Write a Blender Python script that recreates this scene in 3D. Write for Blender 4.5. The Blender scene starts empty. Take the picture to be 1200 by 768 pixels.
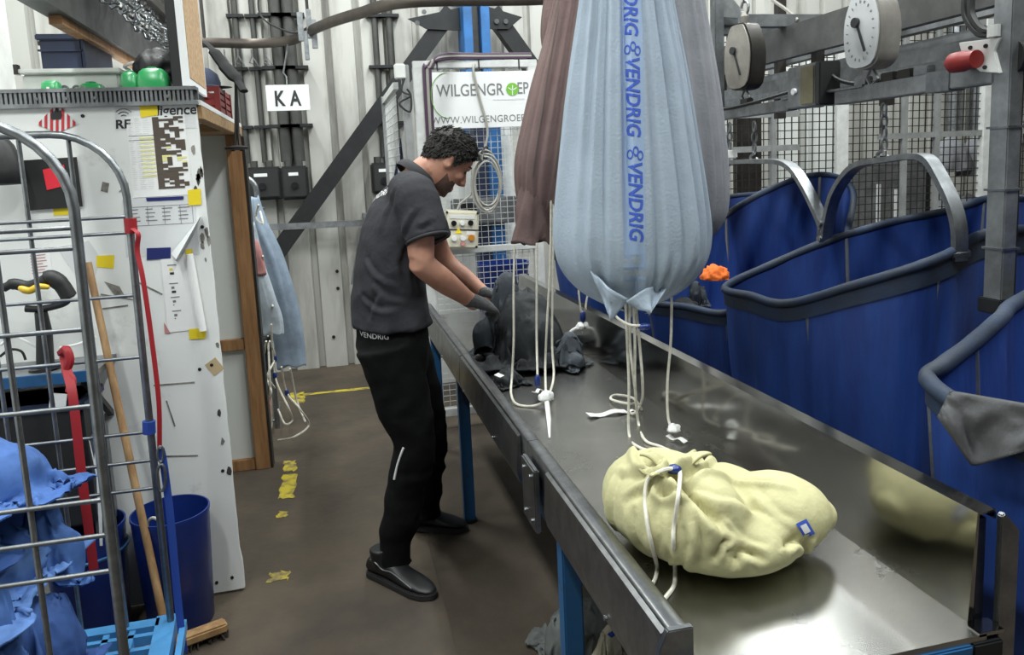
import bpy, bmesh, math, random
import numpy as np
from mathutils import Vector as V, Matrix, noise
from mathutils.bvhtree import BVHTree
random.seed(7)
S = bpy.context.scene
COL = S.collection
PI = math.pi
# ------------------------------------------------------------------ camera
# room axes: X to the right, Y along the steel table, Z up; the camera stands at the near end of the table
FPX, PCX, PCY = 900.0, 600.0, 318.0
YAW, PITCH, ROLL, HC = 0.227, 0.135, 0.045, 1.6
_f = V((math.sin(YAW)*math.cos(PITCH), math.cos(YAW)*math.cos(PITCH), -math.sin(PITCH)))
_r0 = V((math.cos(YAW), -math.sin(YAW), 0)); _d0 = _f.cross(_r0)
CR = math.cos(ROLL)*_r0 + math.sin(ROLL)*_d0
CD = -math.sin(ROLL)*_r0 + math.cos(ROLL)*_d0
EYE = V((0, 0, HC))
cam = bpy.data.cameras.new('camera'); cam.sensor_width = 36; cam.lens = 36*FPX/1200
cam.shift_y = -(384-PCY)/1200; cam.clip_start = 0.05
co = bpy.data.objects.new('camera', cam); COL.objects.link(co)
co.matrix_world = Matrix(((CR.x, -CD.x, -_f.x, 0), (CR.y, -CD.y, -_f.y, 0), (CR.z, -CD.z, -_f.z, HC), (0, 0, 0, 1)))
S.camera = co
# ------------------------------------------------------------------ world, light, exposure
S.view_settings.view_transform = 'Standard'; S.view_settings.look = 'None'
S.view_settings.gamma = 1.0; S.view_settings.use_curve_mapping = False
S.view_settings.exposure = 0.28
W = bpy.data.worlds.new('hall'); S.world = W; W.use_nodes = True
W.node_tree.nodes['Background'].inputs[0].default_value = (0, 0, 0, 1)
W.node_tree.nodes['Background'].inputs[1].default_value = 0.0      # closed hall: no sky
# the hall's ceiling lamps: one regular grid just under the ceiling, all alike, all above the picture
for lx in (-1.0, 1.3, 3.6):
    for ly in (0.2, 2.6, 5.0):
        a = bpy.data.lights.new('ceiling_lamp_offscreen', 'AREA'); a.shape = 'RECTANGLE'; a.size = 0.25; a.size_y = 1.5
        a.energy = 78; a.color = (0.95, 1.0, 0.98)
        o = bpy.data.objects.new('ceiling_lamp_offscreen', a); o.location = (lx, ly, 4.6); COL.objects.link(o)

# ------------------------------------------------------------------ pixel -> place helpers (frame 1200x768)
def ray(x, y): return (x-PCX)/FPX*CR + (y-PCY)/FPX*CD + _f
def onX(x, y, X): v = ray(x, y); return EYE + v*(X/v.x)
def onY(x, y, Y): v = ray(x, y); return EYE + v*(Y/v.y)
def onZ(x, y, Z): v = ray(x, y); return EYE + v*((Z-HC)/v.z)

# ------------------------------------------------------------------ materials
def mat(name, col, rough=.6, metal=0, var=0.0, scale=6, col2=None, bump=0.0, bscale=40, stretch=(1, 1, 1), spec=.5, edge=(.4, .65), coat=0, detail=6, sheen=0, coords='Object'):
    m = bpy.data.materials.new(name); m.use_nodes = True
    nt = m.node_tree; b = nt.nodes['Principled BSDF']
    c = (*col, 1); b.inputs['Base Color'].default_value = c; b.inputs['Roughness'].default_value = rough
    b.inputs['Metallic'].default_value = metal; b.inputs['Specular IOR Level'].default_value = spec
    if coat: b.inputs['Coat Weight'].default_value = coat
    if sheen: b.inputs['Sheen Weight'].default_value = sheen
    if var or bump or col2:
        tc = nt.nodes.new('ShaderNodeTexCoord'); mp = nt.nodes.new('ShaderNodeMapping'); mp.inputs['Scale'].default_value = stretch
        nt.links.new(tc.outputs[coords], mp.inputs[0])
        if var or col2:
            n = nt.nodes.new('ShaderNodeTexNoise'); n.inputs['Scale'].default_value = scale; n.inputs['Detail'].default_value = detail; n.inputs['Roughness'].default_value = .62
            nt.links.new(mp.outputs[0], n.inputs['Vector'])
            r = nt.nodes.new('ShaderNodeValToRGB'); r.color_ramp.elements[0].position = edge[0]; r.color_ramp.elements[1].position = edge[1]
            k = col2 if col2 else tuple(max(0, x*(1-var)) for x in col)
            r.color_ramp.elements[0].color = (*k, 1); r.color_ramp.elements[1].color = c
            nt.links.new(n.outputs[0], r.inputs[0]); nt.links.new(r.outputs[0], b.inputs['Base Color'])
            mr = nt.nodes.new('ShaderNodeMapRange'); mr.inputs[3].default_value = min(1, rough*1.18); mr.inputs[4].default_value = rough*.85
            nt.links.new(n.outputs[0], mr.inputs[0]); nt.links.new(mr.outputs[0], b.inputs['Roughness'])
        if bump:
            n2 = nt.nodes.new('ShaderNodeTexNoise'); n2.inputs['Scale'].default_value = bscale; n2.inputs['Detail'].default_value = 4
            nt.links.new(mp.outputs[0], n2.inputs['Vector'])
            bp = nt.nodes.new('ShaderNodeBump'); bp.inputs['Strength'].default_value = bump; bp.inputs['Distance'].default_value = .01
            nt.links.new(n2.outputs[0], bp.inputs['Height']); nt.links.new(bp.outputs[0], b.inputs['Normal'])
    return m
M = {}
def mk(n, *a, **k): M[n] = mat(n, *a, **k)
mk('concrete', (.076, .057, .038), .75, var=.0, col2=(.036, .027, .020), scale=1.3, bump=.25, bscale=30, edge=(.36, .6), detail=9)
mk('mat_rubber', (.066, .050, .034), .8, var=.3, scale=3, bump=.2, bscale=60)
mk('yellow_paint', (.50, .40, .03), .7, col2=(.13, .10, .06), scale=14, edge=(.38, .55))
mk('cladding', (.47, .465, .435), .5, col2=(.20, .19, .17), scale=1.1, stretch=(3, 1, .5), edge=(.27, .52), bump=.05)
mk('white_wall', (.82, .83, .81), .7, col2=(.62, .62, .6), scale=1.6, edge=(.25, .45))
mk('ceiling_dark', (.06, .06, .06), .8, var=.4, scale=2)
mk('white_board', (.80, .81, .79), .42, col2=(.50, .49, .46), scale=4.5, edge=(.25, .41), bump=.05, bscale=12)
mk('white_panel', (.70, .72, .70), .5, col2=(.55, .56, .54), scale=2, edge=(.25, .45))
mk('board_chip', (.05, .045, .04), .9)
mk('scuff', (.35, .33, .30), .8, col2=(.12, .11, .1), scale=20)
mk('wood', (.36, .195, .085), .6, col2=(.23, .11, .042), scale=5, stretch=(6, 6, .6), bump=.1)
mk('wood_pale', (.46, .30, .15), .6, col2=(.30, .18, .08), scale=6, stretch=(.6, 5, 5))
mk('broom_wood', (.40, .25, .12), .55, col2=(.25, .14, .06), scale=7, stretch=(5, 5, .8))
mk('galv', (.32, .335, .35), .42, 1, var=.35, scale=18)
mk('galv_dull', (.30, .31, .32), .5, .8, var=.4, scale=10)
mk('steel_deck', (.44, .435, .42), .26, 1, var=.2, scale=4)
mk('steel_sheet', (.44, .435, .42), .14, 1, var=.16, scale=5)
mk('steel_rail', (.36, .37, .385), .3, 1, var=.35, scale=14)
mk('dark_steel', (.055, .05, .046), .42, .6, var=.35, scale=10)
mk('brown_steel', (.085, .072, .062), .38, .75, var=.3, scale=8)
mk('black_steel', (.018, .019, .021), .5, .3, var=.3, scale=10)
mk('beam_grey', (.12, .12, .118), .5, .4, var=.35, scale=8)
mk('blue_paint', (.014, .085, .21), .4, col2=(.02, .05, .09), scale=14, edge=(.3, .42))
mk('blue_column', (.02, .13, .36), .45, var=.35, scale=6)
mk('blue_plastic', (.008, .03, .20), .32, var=.25, scale=6)
mk('blue_pale_plastic', (.08, .30, .62), .4, var=.2, scale=8)
mk('navy_plastic', (.016, .025, .062), .45, var=.25, scale=8)
mk('blue_canvas', (.008, .041, .20), .62, col2=(.006, .026, .15), scale=7, stretch=(2, 2, .45), bump=.25, bscale=26, edge=(.33, .6))
mk('canvas_rim', (.010, .016, .028), .7, col2=(.010, .022, .052), scale=9, bump=.2)
mk('blue_garment', (.055, .14, .40), .8, var=.35, scale=6, bump=.3, bscale=18)
mk('blue_garment_pale', (.105, .22, .52), .8, var=.3, scale=6, bump=.3, bscale=18)
mk('blue_garment_deep', (.03, .085, .28), .8, var=.3, scale=6, bump=.3, bscale=18)
mk('sack_blue', (.315, .375, .45), .85, var=.10, scale=9, bump=.18, bscale=130)
mk('sack_grey', (.27, .275, .30), .85, var=.15, scale=9, bump=.2, bscale=110)
mk('sack_mauve', (.145, .092, .087), .8, var=.2, scale=6, bump=.2, bscale=100)
mk('sack_cream', (.455, .43, .235), .8, var=.12, scale=7, bump=.15, bscale=110)
mk('sack_pale_blue', (.27, .34, .43), .85, var=.25, scale=9, bump=.2, bscale=60)
mk('sack_white_blue', (.46, .52, .58), .85, var=.25, scale=9, bump=.2, bscale=60)
mk('pink_cloth', (.55, .25, .24), .85, var=.2, scale=9)
mk('print_blue', (.035, .085, .42), .8)
mk('stripe_blue', (.255, .34, .49), .85)
mk('garment_dark', (.011, .014, .018), .75, var=.35, scale=7, bump=.2, bscale=50)
mk('garment_slate', (.045, .055, .068), .8, var=.3, scale=8, bump=.2, bscale=50)
mk('cloth_greygreen', (.12, .13, .125), .85, var=.3, scale=8, bump=.2, bscale=50)
mk('cloth_beige', (.33, .30, .22), .85, var=.2, scale=8)
mk('cloth_grey', (.07, .07, .075), .85, var=.3, scale=10, bump=.25, bscale=60)
mk('orange_cloth', (.85, .17, .02), .8, var=.2, scale=10)
mk('cord', (.70, .67, .58), .75, var=.2, scale=60)
mk('tag_white', (.85, .85, .83), .7, var=.1, scale=20)
mk('toggle_blue', (.012, .03, .16), .3)
mk('skin', (.46, .235, .165), .48, col2=(.36, .165, .11), scale=9, edge=(.35, .6), spec=.4)
mk('hair', (.018, .015, .013), .6, bump=.6, bscale=220, stretch=(1, 1, 1), var=.4, scale=60)
mk('stubble', (.135, .075, .055), .7, var=.4, scale=60)
mk('eye_white', (.5, .48, .45), .3)
mk('shirt', (.033, .033, .039), .88, var=.22, scale=7, bump=.25, bscale=60, spec=.25)
mk('shirt_trim', (.02, .02, .024), .8)
mk('trousers', (.0025, .0025, .003), .95, spec=.2, var=.3, scale=8, bump=.2, bscale=50)
mk('shoe', (.006, .006, .007), .5, var=.3, scale=20)
mk('shoe_sole', (.014, .014, .014), .7)
mk('glove', (.085, .087, .09), .85, var=.35, scale=30, bump=.4, bscale=120)
mk('white_print', (.75, .75, .75), .7)
mk('black', (.012, .012, .013), .55)
mk('black_gloss', (.01, .01, .012), .25)
mk('ink', (.02, .02, .022), .6)
mk('grey_ink', (.17, .17, .18), .6)
mk('paper', (.86, .86, .85), .7, var=.06, scale=5)
mk('paper_grey', (.66, .67, .68), .7, var=.06, scale=5)
mk('brown_print', (.085, .065, .05), .7)
mk('yellow_pale', (.78, .74, .32), .7)
mk('tape_yellow', (.80, .62, .02), .5)
mk('tape_blue', (.012, .02, .13), .45)
mk('tape_tan', (.50, .38, .22), .7)
mk('note_red', (.70, .02, .04), .6)
mk('sign_red', (.50, .03, .04), .5)
mk('sign_white', (.74, .75, .75), .4, var=.05, scale=4)
mk('green_plastic', (.02, .23, .07), .3)
mk('green_print', (.16, .42, .04), .5)
mk('red_plastic', (.16, .016, .014), .45, var=.3, scale=10)
mk('red_strap', (.28, .008, .014), .6)
mk('blue_strap', (.02, .06, .32), .6)
mk('estop_red', (.20, .012, .010), .45)
mk('cream_plastic', (.62, .59, .48), .4, var=.1, scale=10)
mk('white_plastic', (.68, .69, .67), .4, var=.1, scale=6)
mk('box_grey', (.60, .61, .58), .45, var=.15, scale=6)
mk('cork', (.48, .32, .18), .8, var=.3, scale=50)
mk('cable_grey', (.30, .29, .26), .4)
mk('cable_purple', (.06, .03, .06), .5)
mk('orange_knob', (.50, .20, .02), .35)
mk('scale_metal', (.34, .32, .29), .45, .3, var=.3, scale=10)
mk('scale_face', (.52, .53, .54), .25, coat=.4)
mk('olive_face', (.20, .18, .11), .4, .4, var=.3, scale=9)
mk('conduit', (.075, .075, .07), .5, .4, var=.3, scale=8)
mk('yellow_plastic', (.65, .42, .03), .4)
mk('fence_white', (.62, .63, .62), .5, var=.2, scale=10)
mk('fence_grey', (.33, .34, .34), .5, .4, var=.25, scale=8)
mk('navy_cap', (.03, .04, .075), .8, var=.2, scale=12)
mk('black_cloth', (.008, .008, .009), .9)
mk('bristle', (.06, .045, .03), .9, var=.5, scale=60)

# ------------------------------------------------------------------ object helpers
BASE = {}
def tag(o, label=None, cat=None, group=None, kind=None):
    if label: o['label'] = label
    if cat: o['category'] = cat
    if group: o['group'] = group
    if kind: o['kind'] = kind
    return o
def thing(name, loc, label, cat, group=None):
    o = bpy.data.objects.new(name, None); COL.objects.link(o); o.location = loc; o.empty_display_size = .1
    BASE[o.name] = V(loc); return tag(o, label, cat, group)
def add_obj(name, me, parent=None, loc=None):
    """link mesh data as an object; loc is a world place; parents carry no rotation"""
    o = bpy.data.objects.new(name, me); COL.objects.link(o)
    l = V(loc) if loc is not None else V((0, 0, 0))
    if parent is not None:
        o.parent = parent; o.location = l - BASE[parent.name]
    else: o.location = l
    BASE[o.name] = l
    return o
class MB:
    def __init__(s): s.v = []; s.f = []; s.m = []; s.cur = 0
    def add(s, vs, fs):
        b = len(s.v); s.v += [V(p) for p in vs]
        for f in fs: s.f.append(tuple(i+b for i in f)); s.m.append(s.cur)
        return s
    def box(s, c, d, rot=None, bev=0):
        x, y, z = [k/2 for k in d]; c = V(c)
        P = [V((i, j, k)) for i in (-x, x) for j in (-y, y) for k in (-z, z)]
        if rot is not None: P = [rot @ p for p in P]
        return s.add([p+c for p in P], [(0, 1, 3, 2), (4, 6, 7, 5), (0, 4, 5, 1), (2, 3, 7, 6), (0, 2, 6, 4), (1, 5, 7, 3)])
    def span(s, a, b):
        a, b = V(a), V(b); return s.box((a+b)/2, [abs(b[i]-a[i]) for i in range(3)])
    def rings(s, R, closed=False, cap=True):
        n = len(R[0]); vs = [p for r in R for p in r]; fs = []
        k = len(R)
        for i in range(k if closed else k-1):
            a = i*n; b = ((i+1) % k)*n
            for j in range(n): fs.append((a+j, a+(j+1) % n, b+(j+1) % n, b+j))
        if cap and not closed:
            fs.append(tuple(range(n-1, -1, -1))); fs.append(tuple(range((k-1)*n, k*n)))
        return s.add(vs, fs)
    def tube(s, pts, r, seg=8, closed=False, cap=True, flat=None):
        """round tube along pts; r number or list; flat=(a,b) scales the section"""
        pts = [V(p) for p in pts]; k = len(pts); R = []; prev = None
        for i in range(k):
            if closed: t = pts[(i+1) % k]-pts[i-1]
            else: t = pts[min(i+1, k-1)]-pts[max(i-1, 0)]
            if t.length < 1e-9: t = V((0, 0, 1))
            t.normalize()
            if prev is None:
                u = t.cross(V((0, 0, 1)))
                if u.length < .15: u = t.cross(V((0, 1, 0)))
            else: u = prev - t*prev.dot(t)
            if u.length < 1e-6: u = t.orthogonal()
            u.normalize(); w = t.cross(u); prev = u
            rr = r[i] if isinstance(r, (list, tuple)) else r
            fa, fb = flat if flat else (1, 1)
            R.append([pts[i] + u*(rr*fa*math.cos(2*PI*j/seg+PI/seg)) + w*(rr*fb*math.sin(2*PI*j/seg+PI/seg)) for j in range(seg)])
        return s.rings(R, closed, cap)
    def cyl(s, a, b, r, seg=14, r2=None): return s.tube([a, b], [r, r if r2 is None else r2], seg)
    def bar(s, a, b, w, h, up=(0, 0, 1)):
        a, b = V(a), V(b); t = (b-a).normalized(); u = t.cross(V(up))
        if u.length < 1e-4: u = t.cross(V((0, 1, 0)))
        u.normalize(); q = u.cross(t)
        P = [e + u*(sx*w/2) + q*(sz*h/2) for e in (a, b) for sx, sz in ((-1, -1), (1, -1), (1, 1), (-1, 1))]
        return s.add(P, [(3, 2, 1, 0), (4, 5, 6, 7), (0, 1, 5, 4), (1, 2, 6, 5), (2, 3, 7, 6), (3, 0, 4, 7)])
    def lathe(s, prof, c, seg=24, sx=1, sy=1):
        c = V(c)
        return s.rings([[c+V((r*sx*math.cos(2*PI*j/seg), r*sy*math.sin(2*PI*j/seg), z)) for j in range(seg)] for r, z in prof])
    def prism(s, poly, ext):
        """closed polygon (3d points) pushed along ext"""
        n = len(poly); e = V(ext); P = [V(p) for p in poly]; P += [p+e for p in P[:n]]
        return s.add(P, [tuple(range(n-1, -1, -1)), tuple(range(n, 2*n))] + [(i, (i+1) % n, n+(i+1) % n, n+i) for i in range(n)])
    def ell(s, c, r, rot=None, seg=16, rg=10):
        c = V(c); R = []
        for i in range(rg+1):
            t = -PI/2+PI*(i+.001)/(rg+.002); q = []
            for j in range(seg):
                p = V((r[0]*math.cos(t)*math.cos(2*PI*j/seg), r[1]*math.cos(t)*math.sin(2*PI*j/seg), r[2]*math.sin(t)))
                q.append(c+(rot @ p if rot is not None else p))
            R.append(q)
        return s.rings(R)
    def build(s, name, mats, parent=None, smooth=False, bev=0, origin=None, fix=True):
        me = bpy.data.meshes.new(name)
        if origin is None:
            if parent is not None: origin = BASE[parent.name]
            else:
                xs = [p.x for p in s.v]; ys = [p.y for p in s.v]; zs = [p.z for p in s.v]
                origin = V(((min(xs)+max(xs))/2, (min(ys)+max(ys))/2, min(zs)))
        origin = V(origin)
        me.from_pydata([tuple(p-origin) for p in s.v], [], s.f)
        ml = mats if isinstance(mats, (list, tuple)) else [mats]
        for q in ml: me.materials.append(M[q])
        if len(ml) > 1: me.polygons.foreach_set('material_index', s.m)
        if fix or bev:
            bm = bmesh.new(); bm.from_mesh(me)
            bmesh.ops.recalc_face_normals(bm, faces=bm.faces)
            if bev:
                es = [e for e in bm.edges if e.is_manifold and e.calc_face_angle(0) > .5]
                bmesh.ops.bevel(bm, geom=es, offset=bev, segments=2, affect='EDGES', clamp_overlap=True)
            bm.to_mesh(me); bm.free()
        if smooth or bev:
            me.polygons.foreach_set('use_smooth', [True]*len(me.polygons))
            if smooth != 'all': me.set_sharp_from_angle(angle=math.radians(40 if bev else 50))
        me.update()
        return add_obj(name, me, parent, origin)
def mb(): return MB()
def top(o, label, cat, group=None): return tag(o, label, cat, group)
def struct(o): o['kind'] = 'structure'; return o
def rz(a): return Matrix.Rotation(a, 3, 'Z')
def ry(a): return Matrix.Rotation(a, 3, 'Y')
def rx(a): return Matrix.Rotation(a, 3, 'X')
def spline(P, n=8, closed=False):
    """Catmull-Rom through P"""
    P = [V(p) for p in P]; k = len(P); out = []
    for i in range(k if closed else k-1):
        if closed: a, b, c, d = P[i-1], P[i], P[(i+1) % k], P[(i+2) % k]
        else: a, b, c, d = P[max(i-1, 0)], P[i], P[i+1], P[min(i+2, k-1)]
        for j in range(n):
            t = j/n; t2 = t*t; t3 = t2*t
            out.append(.5*((2*b)+(c-a)*t+(2*a-5*b+4*c-d)*t2+(3*b-a-3*c+d)*t3))
    if not closed: out.append(P[-1])
    return out
def interp(tab, x):
    if x <= tab[0][0]: return tab[0][1]
    for (a, p), (b, q) in zip(tab, tab[1:]):
        if x <= b:
            t = (x-a)/(b-a); t = t*t*(3-2*t); return p+(q-p)*t
    return tab[-1][1]
def remeshed(m, vox, smooth=6, fac=.5):
    """union of the closed pieces in m as one smooth surface; returns verts, faces"""
    me = bpy.data.meshes.new('tmp'); me.from_pydata([tuple(p) for p in m.v], [], m.f)
    bm = bmesh.new(); bm.from_mesh(me); bmesh.ops.recalc_face_normals(bm, faces=bm.faces); bm.to_mesh(me); bm.free()
    o = bpy.data.objects.new('tmp', me); COL.objects.link(o)
    r = o.modifiers.new('r', 'REMESH'); r.mode = 'VOXEL'; r.voxel_size = vox
    if smooth:
        q = o.modifiers.new('s', 'SMOOTH'); q.iterations = smooth; q.factor = fac
    dg = bpy.context.evaluated_depsgraph_get(); ev = o.evaluated_get(dg).to_mesh()
    out = MB(); out.v = [v.co.copy() for v in ev.vertices]; out.f = [tuple(p.vertices) for p in ev.polygons]; out.m = [0]*len(out.f)
    bpy.data.objects.remove(o); bpy.data.meshes.remove(me)
    return out
def text_mesh(txt, size, xs=1.0, sp=1.0, bold=.0):
    cu = bpy.data.curves.new('t', 'FONT'); cu.body = txt; cu.size = size; cu.align_x = 'CENTER'; cu.align_y = 'CENTER'; cu.space_character = sp
    cu.resolution_u = 3; cu.offset = bold*size
    o = bpy.data.objects.new('t', cu); COL.objects.link(o)
    dg = bpy.context.evaluated_depsgraph_get(); me = bpy.data.meshes.new_from_object(o.evaluated_get(dg))
    m = MB(); m.v = [V((v.co.x*xs, v.co.y, 0)) for v in me.vertices]; m.f = [tuple(p.vertices) for p in me.polygons]; m.m = [0]*len(m.f)
    bpy.data.objects.remove(o); bpy.data.meshes.remove(me); bpy.data.curves.remove(cu)
    return m
def put_text(txt, size, c, u, v, mt, parent=None, name='lettering', xs=1.0, sp=1.0, off=.0, bold=.0):
    """flat lettering at c, reading along u with up v"""
    m = text_mesh(txt, size, xs, sp, bold); c, u, v = V(c), V(u).normalized(), V(v).normalized(); n = u.cross(v)
    m.v = [c+u*p.x+v*p.y+n*off for p in m.v]
    return m.build(name, mt, parent, fix=False)
def drape(flat, bvh, c, u, v, n, lift=.0015, far=.6, cut=.012):
    """lay a flat MB (xy) onto a surface, casting along -n"""
    c, u, v, n = V(c), V(u).normalized(), V(v).normalized(), V(n).normalized()
    bm = bmesh.new(); vs = [bm.verts.new(p) for p in flat.v]
    for f in flat.f:
        try: bm.faces.new([vs[i] for i in f])
        except ValueError: pass
    bmesh.ops.triangulate(bm, faces=bm.faces)
    for _ in range(5):
        es = [e for e in bm.edges if e.calc_length() > cut]
        if not es: break
        bmesh.ops.subdivide_edges(bm, edges=es, cuts=1); bmesh.ops.triangulate(bm, faces=bm.faces)
    bm.verts.index_update(); out = MB(); ok = []
    for p in bm.verts:
        w = c+u*p.co.x+v*p.co.y+n*far
        h = bvh.ray_cast(w, -n)
        ok.append(h[0] is not None)
        out.v.append(h[0]+n*lift if h[0] is not None else w)
    for f in bm.faces:
        ix = tuple(q.index for q in f.verts)
        if all(ok[i] for i in ix): out.f.append(ix); out.m.append(0)
    bm.free(); return out
def bvh_of(o): 
    l = BASE[o.name]; return BVHTree.FromPolygons([v.co+l for v in o.data.vertices], [tuple(p.vertices) for p in o.data.polygons])
def nz(p, s=1.0): return noise.noise(V(p)*s)
def ridge(p, s): return 1-abs(noise.noise(V(p)*s))*2
def heap(c, r, seed=0, amp=.16, fs=3.0, sub=5, flat=.0, lobes=(), warp=.5, pinch=None):
    """crumpled cloth lump: an ellipsoid folded by warped ridges, flattened where it rests (z=c.z-flat)"""
    bm = bmesh.new(); bmesh.ops.create_icosphere(bm, subdivisions=sub, radius=1.0); bm.verts.index_update()
    m = MB(); c = V(c); sd = V((seed*3.17, seed*1.31, seed*7.7))
    for v in bm.verts:
        d = v.co.normalized()
        k = 1.0
        for ld, la, lw in lobes:
            k += la*math.exp(-(d-V(ld).normalized()).length_squared/(lw*lw))
        q = d+sd
        wv = V((nz(q, 1.3), nz(q+V((5, 1, 2)), 1.3), nz(q+V((1, 7, 3)), 1.3)))*warp
        f = ridge(q+wv, fs)*.6+ridge(q+wv*1.6+V((3, 3, 3)), fs*2.1)*.28+nz(q, 1.7)*.5
        k += amp*(f-.35)
        p = V((d.x*r[0], d.y*r[1], d.z*r[2]))*k
        if pinch:
            pd, pa, pw, ns = pinch; pd = V(pd).normalized(); e = (d-pd); L = e.length
            t1 = pd.orthogonal().normalized(); t2 = pd.cross(t1)
            ang = math.atan2(e.dot(t2), e.dot(t1))
            g = math.exp(-(L/pw)**2)
            p -= pd*(pa*g*min(r)); p += d*(min(r)*.10*math.exp(-((L-pw*.9)/(pw*.9))**2)*math.sin(ns*ang+3*nz(q, 1.1)))
        if p.z < -flat: p.z = -flat+(p.z+flat)*.04
        m.v.append(c+p)
    m.f = [tuple(x.index for x in f.verts) for f in bm.faces]; m.m = [0]*len(m.f); bm.free()
    return m
def sim_cloth(verts, rest, faces, colliders, pins=(), frames=45, mass=.25, bend=.4, tens=20, self_col=False, pressure=0, damp=1.5, grav=1.0, q=5, goal=None):
    """let a cloth settle over the colliders; returns an MB of the settled sheet"""
    tmp = []
    for c in colliders:
        me = bpy.data.meshes.new('tmp'); me.from_pydata([tuple(p) for p in c.v], [], c.f); o = bpy.data.objects.new('tmp', me); COL.objects.link(o)
        bm = bmesh.new(); bm.from_mesh(me); bmesh.ops.recalc_face_normals(bm, faces=bm.faces); bm.to_mesh(me); bm.free()
        k = o.modifiers.new('c', 'COLLISION'); o.collision.thickness_outer = .006; o.collision.cloth_friction = 12; tmp.append(o)
    me = bpy.data.meshes.new('tmp'); me.from_pydata([tuple(p) for p in verts], [], faces); o = bpy.data.objects.new('tmp', me); COL.objects.link(o); tmp.append(o)
    if rest is not None:
        o.shape_key_add(name='b'); rk = o.shape_key_add(name='r')
        rk.data.foreach_set('co', [x for p in rest for x in p])
    md = o.modifiers.new('cloth', 'CLOTH'); s = md.settings
    if rest is not None: s.rest_shape_key = rk
    if pins:
        vg = o.vertex_groups.new(name='pin'); vg.add(list(pins), 1.0, 'REPLACE'); s.vertex_group_mass = 'pin'; s.pin_stiffness = 5
    s.quality = q; s.mass = mass; s.bending_stiffness = bend; s.tension_stiffness = tens; s.compression_stiffness = tens; s.shear_stiffness = tens*.5; s.air_damping = damp
    s.tension_damping = 8; s.compression_damping = 8
    if pressure: s.use_pressure = True; s.uniform_pressure_force = pressure
    md.collision_settings.distance_min = .004; md.collision_settings.use_self_collision = self_col; md.collision_settings.self_distance_min = .005
    S.gravity = (0, 0, -9.81*grav)
    md.point_cache.frame_end = frames+5
    for f in range(1, frames+1): S.frame_set(f)
    ev = o.evaluated_get(bpy.context.evaluated_depsgraph_get()).to_mesh()
    out = MB(); out.v = [v.co.copy() for v in ev.vertices]; out.f = [tuple(p.vertices) for p in ev.polygons]; out.m = [0]*len(out.f)
    for x in tmp:
        d = x.data; bpy.data.objects.remove(x); bpy.data.meshes.remove(d)
    S.frame_set(1); return out
def plane_at(z, c=(0, 0), s=3): return MB().add([(c[0]-s, c[1]-s, z), (c[0]+s, c[1]-s, z), (c[0]+s, c[1]+s, z), (c[0]-s, c[1]+s, z)], [(0, 1, 2, 3)])
def drape_sim(seed, nx=72, ny=54, w=.95, h=.72, sq=.62, lumps=(((0, 0, .06), (.14, .11, .08)), ((.1, .06, .05), (.09, .1, .07)), ((-.12, -.04, .04), (.08, .09, .06))), frames=42, sc=False, bend=1.2):
    k = ny+1; rest = [V((w*(i/nx-.5), h*(j/ny-.5), 0)) for i in range(nx+1) for j in range(ny+1)]
    vs = [V((p.x*sq, p.y*sq, .24+.12*noise.noise(V((p.x*7+seed, p.y*7, seed))))) for p in rest]
    faces = [(i*k+j, (i+1)*k+j, (i+1)*k+j+1, i*k+j+1) for i in range(nx) for j in range(ny)]
    b = mb()
    for c, r in lumps: b.ell(c, r, None, 18, 12)
    b = remeshed(b, .014, 5)
    return sim_cloth(vs, rest, faces, [b, plane_at(0)], (), frames, bend=bend, tens=15, self_col=sc)

def vnormals(m):
    me = bpy.data.meshes.new('tmp'); me.from_pydata([tuple(p) for p in m.v], [], m.f); me.update()
    a = np.empty(len(m.v)*3, np.float32); me.vertex_normals.foreach_get('vector', a); bpy.data.meshes.remove(me); return a.reshape(-1, 3)
def creased(m, lines):
    """press folds into a surface; lines: (points, depth, width, ridge, side) - a valley with a raised lip on one side"""
    P = np.array([tuple(p) for p in m.v], np.float64); N = vnormals(m).astype(np.float64)
    D = np.zeros(len(P))
    for pts, dep, wid, rid in lines:
        Q = np.array([tuple(p) for p in spline(pts, 6)]); best = np.full(len(P), 9.0); tt = np.zeros(len(P)); sd = np.zeros(len(P)); n = len(Q)-1
        for i in range(n):
            a, b = Q[i], Q[i+1]; ab = b-a; L = ab@ab+1e-12; u = np.clip(((P-a)@ab)/L, 0, 1); c = a+u[:, None]*ab; e = P-c; d = np.sqrt((e*e).sum(1)); k = d < best
            best[k] = d[k]; tt[k] = (i+u[k])/n; sd[k] = np.sign((np.cross(np.broadcast_to(ab, e.shape), N)*e).sum(1))[k]
        fade = np.clip(tt*6+.35, 0, 1)*np.clip((1-tt)*3.0, 0, 1)
        D += fade*(-dep*np.exp(-(best/(wid*.8))**1.15)+rid*np.exp(-((best*sd-wid*1.35)/wid)**2))
    P += N*D[:, None]; m.v = [V(p) for p in P]; return m
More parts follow.
